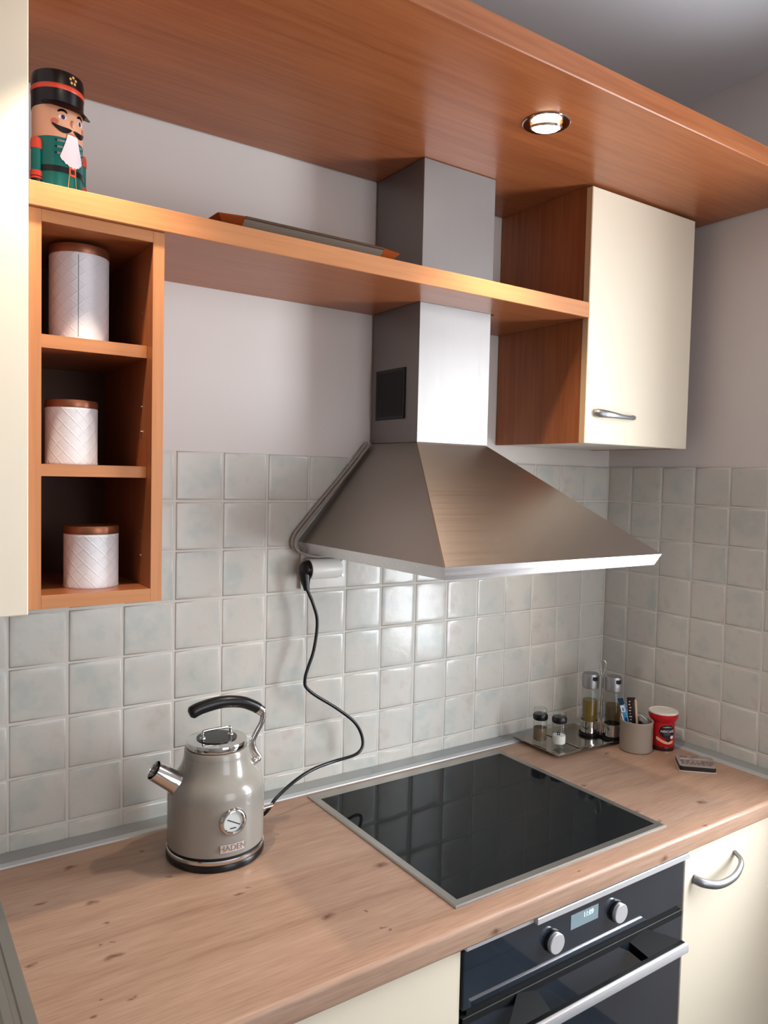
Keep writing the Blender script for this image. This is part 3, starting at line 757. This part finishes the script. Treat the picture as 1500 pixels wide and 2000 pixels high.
# handle
gp = spline([(-0.052, 0, 0.262), (-0.030, 0, 0.2705), (0.010, 0, 0.2755), (0.046, 0, 0.2705), (0.070, 0, 0.260), (0.083, 0, 0.2515)], 6)
gr = []
for k in range(len(gp)):
    u = k / (len(gp) - 1); e_ = 1.0 if u > 0.05 else 0.55 + 0.45 * math.sin(u / 0.05 * math.pi / 2); gr.append((0.0118 - 0.0018 * u) * e_)
hn = flush(tube(B(), [p + Vector((0, 0, z_)) for p in gp], gr, 20, 1.0, 1.02), 'handle', 'black', t, 60)
ap = spline([(0.081, 0, 0.2535), (0.0905, 0, 0.2435), (0.0885, 0, 0.226), (0.0765, 0, 0.205), (0.0700, 0, 0.190), (0.0735, 0, 0.173), (0.0815, 0, 0.160), (0.0835, 0, 0.156)], 6)
flush(tube(B(), [p + Vector((0, 0, z_)) for p in ap], [0.0078 - 0.0022 * math.sin(math.pi * min(1, k / 30)) for k in range(len(ap))], 14, 0.45, 0.98), 'handle_arm', 'chrome', hn, 60)
b = lathe(B(), [(0.0085, -0.005), (0.0105, -0.005), (0.0105, 0.005), (0.0085, 0.005)], 20, mtx=Matrix.Translation((0.0835, 0, 0.2512 + z_)) @ Matrix.Rotation(math.radians(128), 4, 'Y'))
flush(b, 'arm_ferrule', 'chrome', hn, 50)
b = lathe(B(), [(0, -0.013), (0.0062, -0.013), (0.0072, -0.008), (0.0072, 0.002), (0.005, 0.005), (0, 0.005)], 18, mtx=Matrix.Translation((0.0805, 0, 0.157 + z_)) @ Matrix.Rotation(math.radians(60), 4, 'Y'))
flush(b, 'arm_foot', 'chrome', hn, 50)
# spout
ax = Vector((-0.040, 0, 0.030)); L_ = ax.length; qd = Vector((0, 0, 1)).rotation_difference(ax).to_matrix().to_4x4()
b = lathe(B(), [(0.0225, 0.0), (0.0232, 0.010), (0.0195, 0.020), (0.0178, L_ + .012), (0.0170, L_ + .0125), (0.0162, L_ + .010), (0.0160, 0.02)], 36, mtx=Matrix.Translation((-0.0645, 0, 0.134 + z_)) @ qd)
sp = flush(b, 'spout', 'chrome', t, 40)
flush(lathe(B(), [(0, 0.0), (0.0159, 0.0)], 28, mtx=Matrix.Translation((-0.0645, 0, 0.134 + z_)) @ qd @ Matrix.Translation((0, 0, L_ - 0.004))), 'spout_throat', 'black_matt', sp)
# dial
mt = Matrix.Translation((0.0, -0.0862, 0.088 + z_)) @ Matrix.Rotation(math.pi / 2, 4, 'X')
g_ = flush(lathe(B(), [(0.0172, -0.004), (0.0240, -0.004), (0.0245, 0.001), (0.0225, 0.0055), (0.0195, 0.0065), (0.0172, 0.004)], 48, mtx=mt), 'dial_ring', 'chrome', t, 60)
flush(lathe(B(), [(0, 0.0025), (0.0173, 0.0025), (0.0173, -0.003), (0, -0.003)], 40, mtx=mt), 'dial_face', 'dial', g_)
b = B(); nd_ = Matrix.Translation((0, -0.0862 - .0029, 0.088 + z_)) @ Matrix.Rotation(math.radians(28), 4, 'Y')
box(b, -0.0125, 0.0135, -0.0004, 0, -0.0007, 0.0007); bmesh.ops.transform(b, matrix=nd_, verts=b.verts)
k_ = B(); box(k_, -0.006, 0.005, -0.0003, 0.0, -0.0115, -0.0098); bmesh.ops.transform(k_, matrix=Matrix.Translation((0, -0.0891, 0.088 + z_)), verts=k_.verts); join(b, k_)
flush(b, 'dial_needle', 'label_black', g_)
tb = text_bm('HADEN', 0.0145, 0.0009)
b = B(); n_ = 10; w_ = 0.0225; an = -math.pi / 2; zc = 0.042 + z_
for rr_ in (0.0871, 0.0884):
    pass
cols = [(an + (-w_ + 2 * w_ * k / n_) / 0.0875, zc - .0072, zc + .0072) for k in range(n_ + 1)]
band(b, 0.0884, cols); lo_ = band(B(), 0.0870, cols); join(b, lo_)
np_ = flush(b, 'name_plate', 'plate', t, 60)
flush(wrap(tb, 0.0887, an, zc), 'name_letters', 'plate_relief', np_, None)
# switch lever
b = tube(B(), [(0.084, -0.012, 0.050), (0.094, -0.013, 0.0515), (0.108, -0.014, 0.0535)], [0.0042, 0.0036, 0.0048], 12, 1.0, 0.8)
flush(b, 'switch_lever', 'chrome', t, 60)

# ================================================================== CANISTERS
def canister(x, y, z, r, h, lid, label, seam=False):
    t = thing('storage_canister', (x, y, z), label, 'canister', 0.0, 'white canisters with copper lids in the shelf unit')
    flush(lathe(B(), [(0, 0), (r * 1.01, 0), (r * 1.02, 0.0015), (r, 0.004), (r, h - .004), (r * 1.008, h - .002), (r * .99, h), (0, h)], 64), 'body', 'canister', t, 40)
    flush(lathe(B(), [(0, h + .0001), (r * 1.0, h + .0001), (r * 1.012, h + .0015), (r * 1.012, h + lid - .003), (r * .985, h + lid), (0, h + lid)], 64), 'lid', 'copper', t, 40)
    if seam:
        a = math.atan2(-0.97, -0.24) + 0.0
        flush(band(B(), r * 1.0012, [(a - .012, .005, h - .004), (a + .012, .005, h - .004)]), 'seam', 'nc_grey', t)


canister(-1.5245, -0.195, 1.7952, 0.0443, 0.1335, 0.0135, 'large white canister with copper lid on the top shelf of the beech unit', True)
canister(-1.5365, -0.200, 1.6047, 0.0388, 0.0880, 0.0115, 'white canister with copper lid on the middle shelf of the beech unit')
canister(-1.5085, -0.212, 1.4127, 0.0412, 0.0840, 0.0125, 'short embossed white canister with copper lid on the bottom shelf of the beech unit')

# ================================================================== NUTCRACKER TIN
o = (-1.5524, -0.170, SZ1)
t = thing('nutcracker_tin', o, 'round nutcracker soldier tin with black cap and green coat on the long shelf', 'tin', math.radians(24))
FA = -math.pi / 2            # the face looks along -Y
r = 0.0375
bd = flush(lathe(B(), [(0, 0), (0.0372, 0), (0.0378, 0.002), (0.0372, 0.004), (0.0372, 0.104), (0, 0.104)], 64), 'coat', 'nc_green', t, 40)
hd = flush(lathe(B(), [(0, 0.1042), (0.0372, 0.1042), (0.0372, 0.151), (0, 0.151)], 64), 'head', 'nc_skin', t, 40)
cap = flush(lathe(B(), [(0, 0.1512), (0.0378, 0.1512), (0.0382, 0.153), (0.0385, 0.196), (0.0375, 0.2035), (0.034, 0.206), (0, 0.207)], 64), 'cap', 'nc_black', t, 40)
b = B(); n_ = 24                      # visor over the face, a short back flap behind
for s0, s1, out in ((-1.25, 1.25, 0.011),):
    top = []; bot = []; top2 = []
    for k in range(n_ + 1):
        a = FA + s0 + (s1 - s0) * k / n_; w = math.sin(math.pi * k / n_) ** 0.6 * out * 1.35
        top.append(b.verts.new((0.0378 * math.cos(a), 0.0378 * math.sin(a), 0.158))); bot.append(b.verts.new(((0.0378 + w) * math.cos(a), (0.0378 + w) * math.sin(a), 0.158 - w * 1.15))); top2.append(b.verts.new((0.0378 * math.cos(a), 0.0378 * math.sin(a), 0.1535)))
    for k in range(n_): b.faces.new((top[k], top[k + 1], bot[k + 1], bot[k])); b.faces.new((bot[k], bot[k + 1], top2[k + 1], top2[k]))
flush(b, 'visor', 'nc_black', cap, 60)
flush(lathe(B(), [(0.0386, 0.176), (0.0391, 0.177), (0.0391, 0.1825), (0.0386, 0.1835)], 64), 'cap_band', 'nc_red', cap, 40)
b = B()
for k in range(5):
    p = 2 * math.pi * k / 5 + math.pi / 2; disc_on(b, 0.0389, FA + 0.0048 * math.cos(p) / .0389, 0.1935 + 0.0048 * math.sin(p), 0.0021, 0.0021, 8)
flush(b, 'cap_badge', 'nc_gold', cap)
rp = 0.0376
def bow(zc, c0, w, up): return [(FA + c0 + w * (k / 8 - .5), zc + up * math.sin(math.pi * k / 8) - .0016 * (1 if 0 < k < 8 else .2), zc + up * math.sin(math.pi * k / 8) + .0022 * (1 if 0 < k < 8 else .2)) for k in range(9)]
for s in (-1, 1):
    flush(band(B(), rp, bow(0.1415, s * 0.42, 0.40, 0.003)), 'eyebrow', 'nc_black', hd, None)
    flush(disc_on(B(), rp, FA + s * .42, 0.1345, 0.0062, 0.0033), 'eye_white', 'nc_white', hd, None)
    flush(disc_on(B(), rp + .0003, FA + s * .40, 0.1345, 0.0030, 0.0034), 'iris', 'nc_purple', hd, None)
    flush(disc_on(B(), rp, FA + s * .72, 0.1265, 0.0058, 0.0048), 'cheek', 'nc_pink', hd, None)
b = B(); lathe(b, [(0, -0.004), (0.0022, -0.004), (0.0032, 0.000), (0.0018, 0.006), (0, 0.007)], 14, c=(0, -0.0378, 0.1270)); flush(b, 'nose', 'nc_skin', hd, 60)
b = B()
for s in (-1, 1):
    cols = []
    for k in range(11):
        u = k / 10; zc = 0.1185 - 0.0035 * math.sin(u * math.pi) + 0.0045 * u ** 2.2; h_ = 0.0125 * math.sin(math.pi * (0.12 + 0.88 * (1 - u))) ** 0.8 * (1 - u * .55) + .0002
        cols.append((FA + s * (0.02 + 0.80 * u), zc - h_ * .55, zc + h_ * .45))
    band(b, rp + .0006, cols)
flush(b, 'moustache', 'nc_black', hd, None)
b = B(); disc_on(b, rp, FA, 0.1105, 0.0095, 0.0035); flush(b, 'mouth_strip', 'nc_pink', hd, None)
cols = []
for k in range(25):
    u = k / 24 * 2 - 1
    cols.append((FA + u, 0.0, 0.0))
b = B(); n_ = 24; top = []; bot = []
for k in range(n_ + 1):
    u = k / n_ * 2 - 1; at_ = FA + 0.22 * u; ab = FA + 0.52 * u
    zb_ = 0.0605 + 0.012 * abs(u) ** 2 + 0.0022 * abs(math.sin(3.5 * math.pi * u))
    row = []
    for s in range(6):
        v = s / 5; a = at_ + (ab - at_) * v ** 1.2; row.append(b.verts.new(((rp + .0012) * math.cos(a), (rp + .0012) * math.sin(a), 0.1105 + (zb_ - 0.1105) * v)))
    top.append(row)
for k in range(n_):
    for s in range(5): b.faces.new((top[k][s], top[k + 1][s], top[k + 1][s + 1], top[k][s + 1]))
flush(b, 'beard', 'nc_white', hd, None)
b = B(); band(b, rp + .0003, [(FA + (k / 40 * 2 - 1) * 2.6, 0.0515, 0.0605) for k in range(41)]); flush(b, 'belt', 'nc_black', bd, None)
b = B()
for (a0, a1, z0, z1) in ((-.16, .16, .0490, .0520), (-.16, .16, .0595, .0625), (-.16, -.09, .0520, .0595), (.09, .16, .0520, .0595)):
    band(b, rp + .0008, [(FA + a0, z0, z1), (FA + (a0 + a1) / 2, z0, z1), (FA + a1, z0, z1)])
flush(b, 'buckle', 'nc_orange', bd, None)
for z in (0.0985, 0.0890, 0.0795):
    for s in (-1, 1):
        flush(band(B(), rp + .0002, [(FA + s * (.20 + .10 * k), z - .0016, z + .0016) for k in range(6)]), 'coat_braid', 'nc_grey', bd, None)
        flush(disc_on(B(), rp + .0006, FA + s * 0.66, z, 0.0017, 0.0017, 10), 'coat_button', 'nc_black', bd, None)
for s in (-1, 1):
    b = B()
    v_ = [((rp + .0004), FA + s * .13, .0490), ((rp + .0004), FA + s * .16, .0490), ((rp + .0004), FA + s * .27, .002), ((rp + .0004), FA + s * .24, .002)]
    b.faces.new([b.verts.new((r_ * math.cos(a), r_ * math.sin(a), z)) for r_, a, z in v_])
    flush(b, 'coat_piping', 'nc_gold', bd, None)
for s in (-1, 1):
    ang = FA + s * 1.45; cx, cy = 0.0395 * math.cos(ang), 0.0395 * math.sin(ang)
    arm = flush(lathe(B(), [(0, 0.044), (0.0078, 0.044), (0.0078, 0.088), (0, 0.088)], 24, c=(cx, cy, 0)), 'arm', 'nc_green', bd, 40)
    b = lathe(B(), [(0.0080, 0.083), (0.0088, 0.0835), (0.0088, 0.093), (0.0075, 0.099), (0.004, 0.1015), (0, 0.102)], 24, c=(cx, cy, 0)); flush(b, 'epaulette', 'nc_red', arm, 40)
    b = lathe(B(), [(0.0080, 0.042), (0.0090, 0.0425), (0.0090, 0.050), (0.0080, 0.0505)], 24, c=(cx, cy, 0)); flush(b, 'cuff', 'nc_red', arm, 40); b = lathe(B(), [(0.0080, 0.038), (0.0087, 0.0382), (0.0087, 0.0408), (0.0080, 0.041)], 24, c=(cx, cy, 0))
    flush(b, 'cuff', 'nc_red', arm, 40)
    flush(lathe(B(), [(0, 0.027), (0.005, 0.028), (0.0078, 0.032), (0.0078, 0.0418), (0, 0.0418)], 20, c=(cx, cy, 0)), 'hand', 'nc_black', arm, 40)

# ================================================================== DISH ON THE SHELF
o = (-1.10, -0.165, SZ1)
t = thing('serving_dish', o, 'long low flared dish with amber ends lying on the long shelf', 'dish')
def flared(b, x0, x1, xb0, xb1, y0=-0.225, y1=-0.075, yb0=-0.195, yb1=-0.105, z0=SZ1 + .0002, z1=SZ1 + .036):
    th_ = 0.004
    O = [(xb0, yb0, z0), (xb1, yb0, z0), (x1, y0, z1), (x0, y0, z1)]; O2 = [(xb0, yb1, z0), (xb1, yb1, z0), (x1, y1, z1), (x0, y1, z1)]
    return O, O2
b = B()
# middle: trough-shaped length, outer skin and inner skin
def trough(b, xa, xb, za, zb):
    pr = [(-0.235, 0.036), (-0.200, 0.006), (-0.190, 0.0002), (-0.110, 0.0002), (-0.100, 0.006), (-0.070, 0.036), (-0.074, 0.038), (-0.103, 0.010), (-0.112, 0.0045), (-0.188, 0.0045), (-0.197, 0.010), (-0.231, 0.038)]
    va = [b.verts.new((xa - o[0], y - o[1], z + za)) for y, z in pr]; vb = [b.verts.new((xb - o[0], y - o[1], z + zb)) for y, z in pr]
    n = len(pr)
    for i in range(n): b.faces.new((va[i], va[(i + 1) % n], vb[(i + 1) % n], vb[i]))
    b.faces.new(va[::-1]); b.faces.new(vb)
trough(b, -1.262, -0.972, 0, 0); flush(b, 'trough', 'dish_grey', t, 30)
for y in (-0.2335, -0.0715): flush(box(B(), -1.262, -0.972, y - .002, y + .002, SZ1 + .0345, SZ1 + .0395, 0.001, 1, o=o), 'rim_band', 'dish_rim', t)
for s, xa, xt in ((-1, -1.2622, -1.305), (1, -0.9718, -0.926)):
    b = B()
    pr = [(-0.235, 0.036), (-0.200, 0.006), (-0.190, 0.0002), (-0.110, 0.0002), (-0.100, 0.006), (-0.070, 0.036), (-0.074, 0.040), (-0.150, 0.043), (-0.231, 0.040)]
    va = [b.verts.new((xa - o[0], y - o[1], z)) for y, z in pr]
    vb = [b.verts.new((xt - o[0] + (s * -0.03 if z < .02 else 0), -0.15 + (y + .15) * .85 - o[1], z * 0.72 + 0.012 if z > .02 else z * .6 + .004)) for y, z in pr]
    n = len(pr)
    for i in range(n): b.faces.new((va[i], va[(i + 1) % n], vb[(i + 1) % n], vb[i]))
    b.faces.new(va[::-1]); b.faces.new(vb)
    e_ = flush(b, 'amber_end', 'amber', t, 30)

# ================================================================== TRAY WITH CRUETS
o = (-0.268, -0.1115, WT)
t = thing('steel_tray', o, 'square-edged stainless steel tray under the cruets in the corner', 'tray', math.radians(-1.5))
bm = B(); hw, hd_ = 0.1135, 0.0815
R = [[bm.verts.new((sx * (hw - i), sy * (hd_ - i), z)) for sx, sy in ((-1, -1), (1, -1), (1, 1), (-1, 1))] for i, z in ((0.02, 0.0003), (0.02, 0.004), (0.0, 0.0085), (0.0, 0.0105), (0.0015, 0.0108), (0.016, 0.0075), (0.03, 0.0070))]
for a, b in zip(R, R[1:]):
    for i in range(4): bm.faces.new((a[i], a[(i + 1) % 4], b[(i + 1) % 4], b[i]))
bm.faces.new(R[0][::-1]); bm.faces.new(R[-1])
flush(bm, 'tray_plate', 'steel_tray', t, 25)
flush(box(B(), -0.020, 0.004, -0.066, 0.066, 0.0072, 0.0095, 0.001, 1), 'divider_ridge', 'steel_tray', t)
TZ = WT + 0.0073


def shaker(x, y, cont, ch, label):
    t = thing('spice_shaker', (x, y, TZ), label, 'shaker', math.atan2(-.75, -.65) + math.pi / 2, 'glass shakers on the tray')
    r = 0.0182
    flush(lathe(B(), [(0, 0), (r - .001, 0), (r, 0.001), (r, 0.062), (r - .001, 0.064)], 36), 'jar', 'glass', t, 40)
    flush(lathe(B(), [(0, 0.0094), (r - .0024, 0.0104), (r - .0016, 0.0132), (r - .0016, ch), (0, ch + .001)], 32), 'contents', cont, t, 40)
    flush(lathe(B(), [(0, 0.0642), (r - .0005, 0.0642), (r + .0012, 0.067), (r + .0012, 0.076), (r - .001, 0.0795), (0, 0.080)], 36), 'stopper', 'black', t, 40)
    flush(lathe(B(), [(r - .0012, 0.0795), (r - .0008, 0.0915), (r - .003, 0.0945), (0, 0.0955)], 32), 'glass_cap', 'glass', t, 40)
    return t


shaker(-0.351, -0.094, 'pepper', 0.043, 'glass pepper shaker with black stopper, on the left end of the tray')
ts = shaker(-0.3265, -0.1375, 'salt', 0.031, 'glass salt shaker half full of white salt, front of the tray')
b = B(); band(b, 0.0184, [(-math.pi / 2 - .30 + k * .1, 0.036, 0.044) for k in range(-1, 4)]); lb = flush(b, 'square_label', 'label_black', ts, None)
b = B(); disc_on(b, 0.0186, -math.pi / 2 - .2, 0.040, 0.0018, 0.0018, 8); flush(b, 'label_mark', 'label_white', lb, None)

o = (-0.1655, -0.1395, TZ)
t = thing('cruet_stand', o, 'chrome cruet stand with central rod and loop, holding two bottles', 'stand')
OB = (-0.180, -0.112); VB = (-0.1505, -0.1655)
b = B()
for cx, cy in (OB, VB): lathe(b, [(0, 0.0002), (0.0265, 0.0002), (0.0272, 0.002), (0.0272, 0.007), (0.0262, 0.0075), (0.0255, 0.004), (0, 0.004)], 36, c=(cx - o[0], cy - o[1], 0))
box(b, -0.008, 0.008, -0.008, 0.008, 0.0002, 0.006)
flush(b, 'foot', 'black', t, 40)
flush(tube(B(), [(0, 0, 0.004), (0, 0, 0.160)], 0.0030, 12), 'rod', 'chrome', t, 60)
lp = spline([(0, 0, 0.158), (-0.0035, 0.0035, 0.175), (-0.0055, 0.0055, 0.194), (-0.003, 0.003, 0.205), (0.002, -0.002, 0.2065), (0.0055, -0.0055, 0.198), (0.004, -0.004, 0.178), (0, 0, 0.158)], 6)
flush(tube(B(), lp, 0.0018, 8), 'loop', 'chrome', t, 60)


def bottle(c, liq, lh, label):
    t = thing('cruet_bottle', (c[0], c[1], TZ + .0042), label, 'bottle', math.atan2(-.8, -.6) + math.pi / 2 + 0.35, 'cruet bottles in the stand')
    r = 0.0232
    flush(shell(B(), [(0, 0.0), (r - .001, 0.0), (r, 0.001), (r, 0.036), (r - .001, 0.0365)], [(0, 0.001), (r - .0012, 0.0015), (r - .0012, 0.0365)], 40), 'metal_holder', 'chrome', t, 40)
    r2 = r - .0014
    flush(lathe(B(), [(0, 0.0020), (r2 - .002, 0.0020), (r2, 0.004), (r2, 0.120), (r2 - .003, 0.125)], 40), 'flask', 'glass', t, 40)
    flush(lathe(B(), [(0, 0.0047), (r2 - .0030, 0.0057), (r2 - .0024, lh), (0, lh)], 36), 'contents', liq, t, 40)
    cpq = flush(lathe(B(), [(0, 0.1252), (0.0215, 0.1252), (0.0228, 0.1265), (0.0228, 0.158), (0.0205, 0.164), (0.014, 0.166), (0, 0.1665)], 40), 'pourer_cap', 'satin', t, 40)
    q = B()
    for rr_, in ((0.02295,),): band(q, rr_, [(-math.pi / 2 - .36 + k * .12, 0.149 - .0008 * (3 - abs(k - 3)), 0.1585) for k in range(7)])
    flush(q, 'pour_opening', 'black_matt', cpq, None)


bottle(OB, 'oil', 0.092, 'glass oil bottle with chrome cap, left in the cruet stand')
bottle(VB, 'vinegar', 0.088, 'glass vinegar bottle with chrome cap, right in the cruet stand')

# ================================================================== CUP AND SACHETS
CU = (-0.1508, -0.2425, WT)
t = thing('stoneware_cup', CU, 'taupe stoneware cup full of sachets in front of the tray', 'cup')
flush(shell(B(), [(0, 0.0), (0.0375, 0.0), (0.0408, 0.003), (0.0412, 0.010), (0.0412, 0.074), (0.0422, 0.077), (0.0418, 0.0795), (0.0400, 0.080)], [(0, 0.006), (0.0365, 0.008), (0.0375, 0.012), (0.0378, 0.0775)], 56), 'cup_body', 'cup', t, 40)
b = B(); aa = math.atan2(-1.23, -1.654) + 1.18
for k in range(7): disc_on(b, 0.0415, aa + 0.05 * math.sin(k * 2.1), 0.020 + 0.0075 * k, 0.0022, 0.0028, 8)
flush(b, 'cup_motif', 'dish_rim', t, None)


def sachet(name, p0, p1, w, th, mt, label, cat, extra=None, face=None):
    """flat stick sachet from p0 (foot) to p1 (tip)"""
    p0, p1 = Vector(p0), Vector(p1); d = (p1 - p0); L = d.length; d.normalize()
    fc = Vector(face or (-0.80, -0.6, 0)); s = d.cross(fc).normalized(); nrm = s.cross(d).normalized()
    t = thing(name, p0, label, cat, 0, None)
    def P(u, v, h): return s * u + d * v + nrm * h
    b = B(); secs = [(0, .0006), (.006, .0008), (.014, th), (L * .5, th * 1.25), (L - .014, th), (L - .006, .0008), (L, .0006)]
    rings = []
    for v, h in secs: rings.append([b.verts.new(P(u * w / 2, v, hh)) for u, hh in ((-1, 0), (-.6, h), (.6, h), (1, 0), (.6, -h), (-.6, -h))])
    for a, c in zip(rings, rings[1:]):
        for i in range(6): b.faces.new((a[i], a[(i + 1) % 6], c[(i + 1) % 6], c[i]))
    b.faces.new(rings[0][::-1]); b.faces.new(rings[-1])
    flush(b, 'wrapper', mt, t, 40)
    for (v0, v1, u0, u1, mm, nm) in (extra or []):
        b = B(); h = th * 1.25 + .0006
        for k in (0, 1): pass
        b.faces.new([b.verts.new(P(u * w / 2, v * L, h)) for u, v in ((u0, v0), (u1, v0), (u1, v1), (u0, v1))])
        b.faces.new([b.verts.new(P(u * w / 2, v * L, h - .0012)) for u, v in ((u0, v0), (u0, v1), (u1, v1), (u1, v0))])
        flush(b, nm, mm, t, None)
    return t


def cupt(lat, dep, z):
    """point relative to the cup: lat = along the room's right as seen from the room, dep = away from it"""
    rt = Vector((0.60, -0.80, 0)); fw = Vector((0.80, 0.60, 0)); return Vector(CU) + rt * lat + fw * dep + Vector((0, 0, z))
sachet('sugar_stick', cupt(-0.010, 0.004, 0.012), cupt(-0.043, -0.008, 0.134), 0.0145, 0.0028, 'blue_pack', 'blue and white sugar stick leaning left in the taupe cup', 'sachet',
       [(.86, .995, -.95, .95, 'blue_dark', 'dark_tip'), (.70, .84, -.7, .6, 'label_white', 'white_patch'), (.42, .68, -.95, -.55, 'label_white', 'pale_stripe'), (.40, .58, .0, .6, 'blue_dark', 'dark_print'), (.72, .80, -.3, .3, 'blue_pack', 'blue_dot')])
sachet('coffee_stick', cupt(-0.004, 0.016, 0.010), cupt(-0.0165, 0.014, 0.132), 0.021, 0.0030, 'brown_pack', 'dark brown coffee stick with pale lettering standing in the taupe cup', 'sachet',
       [(.45 + .065 * k, .475 + .065 * k, -.70 + .15 * (k % 2), -.30 + .12 * (k % 3), 'box_light', 'pale_print') for k in range(8)])
sachet('wooden_stirrer', cupt(0.006, 0.006, 0.010), cupt(-0.0050, 0.010, 0.128), 0.0052, 0.0007, 'beige_stick', 'thin pale wooden stirrer beside the brown stick in the cup', 'stirrer')
sachet('creamer_sachet', cupt(0.017, 0.020, 0.060), cupt(0.017, -0.004, 0.0885), 0.027, 0.004, 'label_white', 'white sachet lying at the front of the taupe cup', 'sachet', face=(-.5, -.4, .8))
sachet('tea_sachet', cupt(-0.004, 0.020, 0.030), cupt(0.018, 0.018, 0.080), 0.014, 0.003, 'brown_pack', 'small dark sachet tip poking out behind the white sachet', 'sachet')

# ================================================================== COFFEE TIN
o = (-0.0815, -0.2725, WT)
FD = math.atan2(-1.2, -1.72) + 0.42      # its printed front
t = thing('coffee_tin', o, 'red coffee tin with wide white lid beside the taupe cup', 'tin', 0)
bdy = flush(lathe(B(), [(0, 0.0), (0.0290, 0.0), (0.0298, 0.0012), (0.0298, 0.0720), (0.0298, 0.0735), (0, 0.0735)], 56), 'body', 'red', t, 40)
flush(lathe(B(), [(0.0298, 0.0022), (0.0302, 0.003), (0.0302, 0.0125), (0.0298, 0.0130)], 56), 'dark_band', 'dark_red', bdy, 40)
flush(lathe(B(), [(0.0297, 0.0003), (0.0306, 0.0006), (0.0306, 0.0018), (0.0297, 0.0021)], 56), 'bottom_seam', 'chrome', bdy, 40)
flush(lathe(B(), [(0, 0.0737), (0.0300, 0.0737), (0.0318, 0.0765), (0.0345, 0.0820), (0.0362, 0.0855), (0.0368, 0.0885), (0.0368, 0.0965), (0, 0.0965)], 56), 'collar', 'red', t, 40)
flush(lathe(B(), [(0, 0.0967), (0.0366, 0.0967), (0.0372, 0.0985), (0.0360, 0.1015), (0.033, 0.1022), (0.032, 0.1008), (0, 0.1006)], 56), 'lid', 'lid_white', t, 40)
b = B(); n_ = 20; cols = []
for k in range(n_ + 1):
    u = k / n_ * 2 - 1; hgt = 0.0175 * math.sqrt(max(0.0, 1 - u * u)) + .0002; cols.append((FD + u * 0.72, 0.053 - hgt, 0.053 + hgt))
lb = flush(band(b, 0.0300, cols), 'black_label', 'label_black', bdy, None)
b = B(); band(b, 0.0302, [(FD - .42 + .084 * k, 0.0640 - .0012 * abs(k - 5) / 5, 0.0670 - .0022 * abs(k - 5) / 5) for k in range(11)]); flush(b, 'silver_arc', 'satin', lb, None)
tb = text_bm('NESCAFÉ', 0.0088, 0.0003); flush(wrap(tb, 0.0306, FD, 0.0535), 'brand_letters', 'label_white', lb, None)
tb = text_bm('CLASSIC', 0.0048, 0.0003); flush(wrap(tb, 0.0306, FD, 0.0460), 'small_letters', 'nc_grey', lb, None)
b = B()
cols = [(FD - .95 + .10 * k, 0.0265 + .006 * math.sin(k * .22 + 2.4), 0.0335 + .0065 * math.sin(k * .24 + 2.2)) for k in range(16)]
band(b, 0.03005, cols); flush(b, 'cup_picture', 'label_gold', bdy, None)
b = B(); disc_on(b, 0.0304, FD + .06, 0.0325, 0.0058, 0.0065, 18); flush(b, 'coffee_bean', 'label_black', bdy, None)
b = B(); disc_on(b, 0.0303, FD + .42, 0.0385, 0.0050, 0.0042, 14); flush(b, 'mug_rim', 'label_white', bdy, None)

# ================================================================== FLAT BOX
t = thing('flat_box', (-0.1225, -0.3975, WT), 'flat dark box with grey printed top lying against the right edge strip', 'box')
poly = [(-0.1832, -0.3934), (-0.1206, -0.4535), (-0.0632, -0.4052), (-0.1251, -0.339)]
c0 = Vector((-0.1225, -0.3975)); pl_ = [((Vector(p) - c0) * 0.97) for p in poly]
def rnd(pts, q=0.10, n=4):
    out = []
    for i in range(len(pts)):
        a, p, c = pts[i - 1], pts[i], pts[(i + 1) % len(pts)]; s = p.lerp(a, q); e = p.lerp(c, q)
        for k in range(n + 1):
            u = k / n; out.append((s * (1 - u) ** 2 + p * 2 * u * (1 - u) + e * u * u))
    return out
rp_ = rnd(pl_)
flush(prism(B(), [(p.x * 1.03, p.y * 1.03) for p in rp_], 0.0003, 0.0022), 'bottom_edge', 'box_light', t, 30)
flush(prism(B(), [(p.x, p.y) for p in rp_], 0.0023, 0.0125), 'tray_body', 'box_side', t, 30)
tp = flush(prism(B(), [(p.x, p.y) for p in rp_], 0.0126, 0.0138), 'printed_top', 'box_top', t, 30)
ux = (pl_[1] - pl_[0]); uy = (pl_[3] - pl_[0])
def q_(u, v): p = pl_[0] + ux * u + uy * v; return (p.x, p.y)
b = B(); random.seed(3)
for row in range(3):
    u = 0.08
    while u < 0.9:
        w_ = random.uniform(.05, .13); v0 = 0.16 + row * .14
        prism(b, [q_(u, v0), q_(u + w_, v0), q_(u + w_, v0 + .08), q_(u, v0 + .08)], 0.0139, 0.0141); u += w_ + random.uniform(.02, .05)
flush(b, 'dark_print', 'box_print', tp, None)
b = B()
for (u, v, w_, h_) in ((.35, .42, .3, .05), (.1, .62, .25, .06), (.5, .66, .35, .05), (.6, .2, .2, .05)): prism(b, [q_(u, v), q_(u + w_, v), q_(u + w_, v + h_), q_(u, v + h_)], 0.0139, 0.0141)
flush(b, 'pale_print', 'box_light', tp, None)
b = B()
for (u, v, w_, h_) in ((.1, .80, .22, .09), (.42, .82, .2, .07)): prism(b, [q_(u, v), q_(u + w_, v), q_(u + w_, v + h_), q_(u, v + h_)], 0.0139, 0.0141)
flush(b, 'picture_print', 'box_print', tp, None)
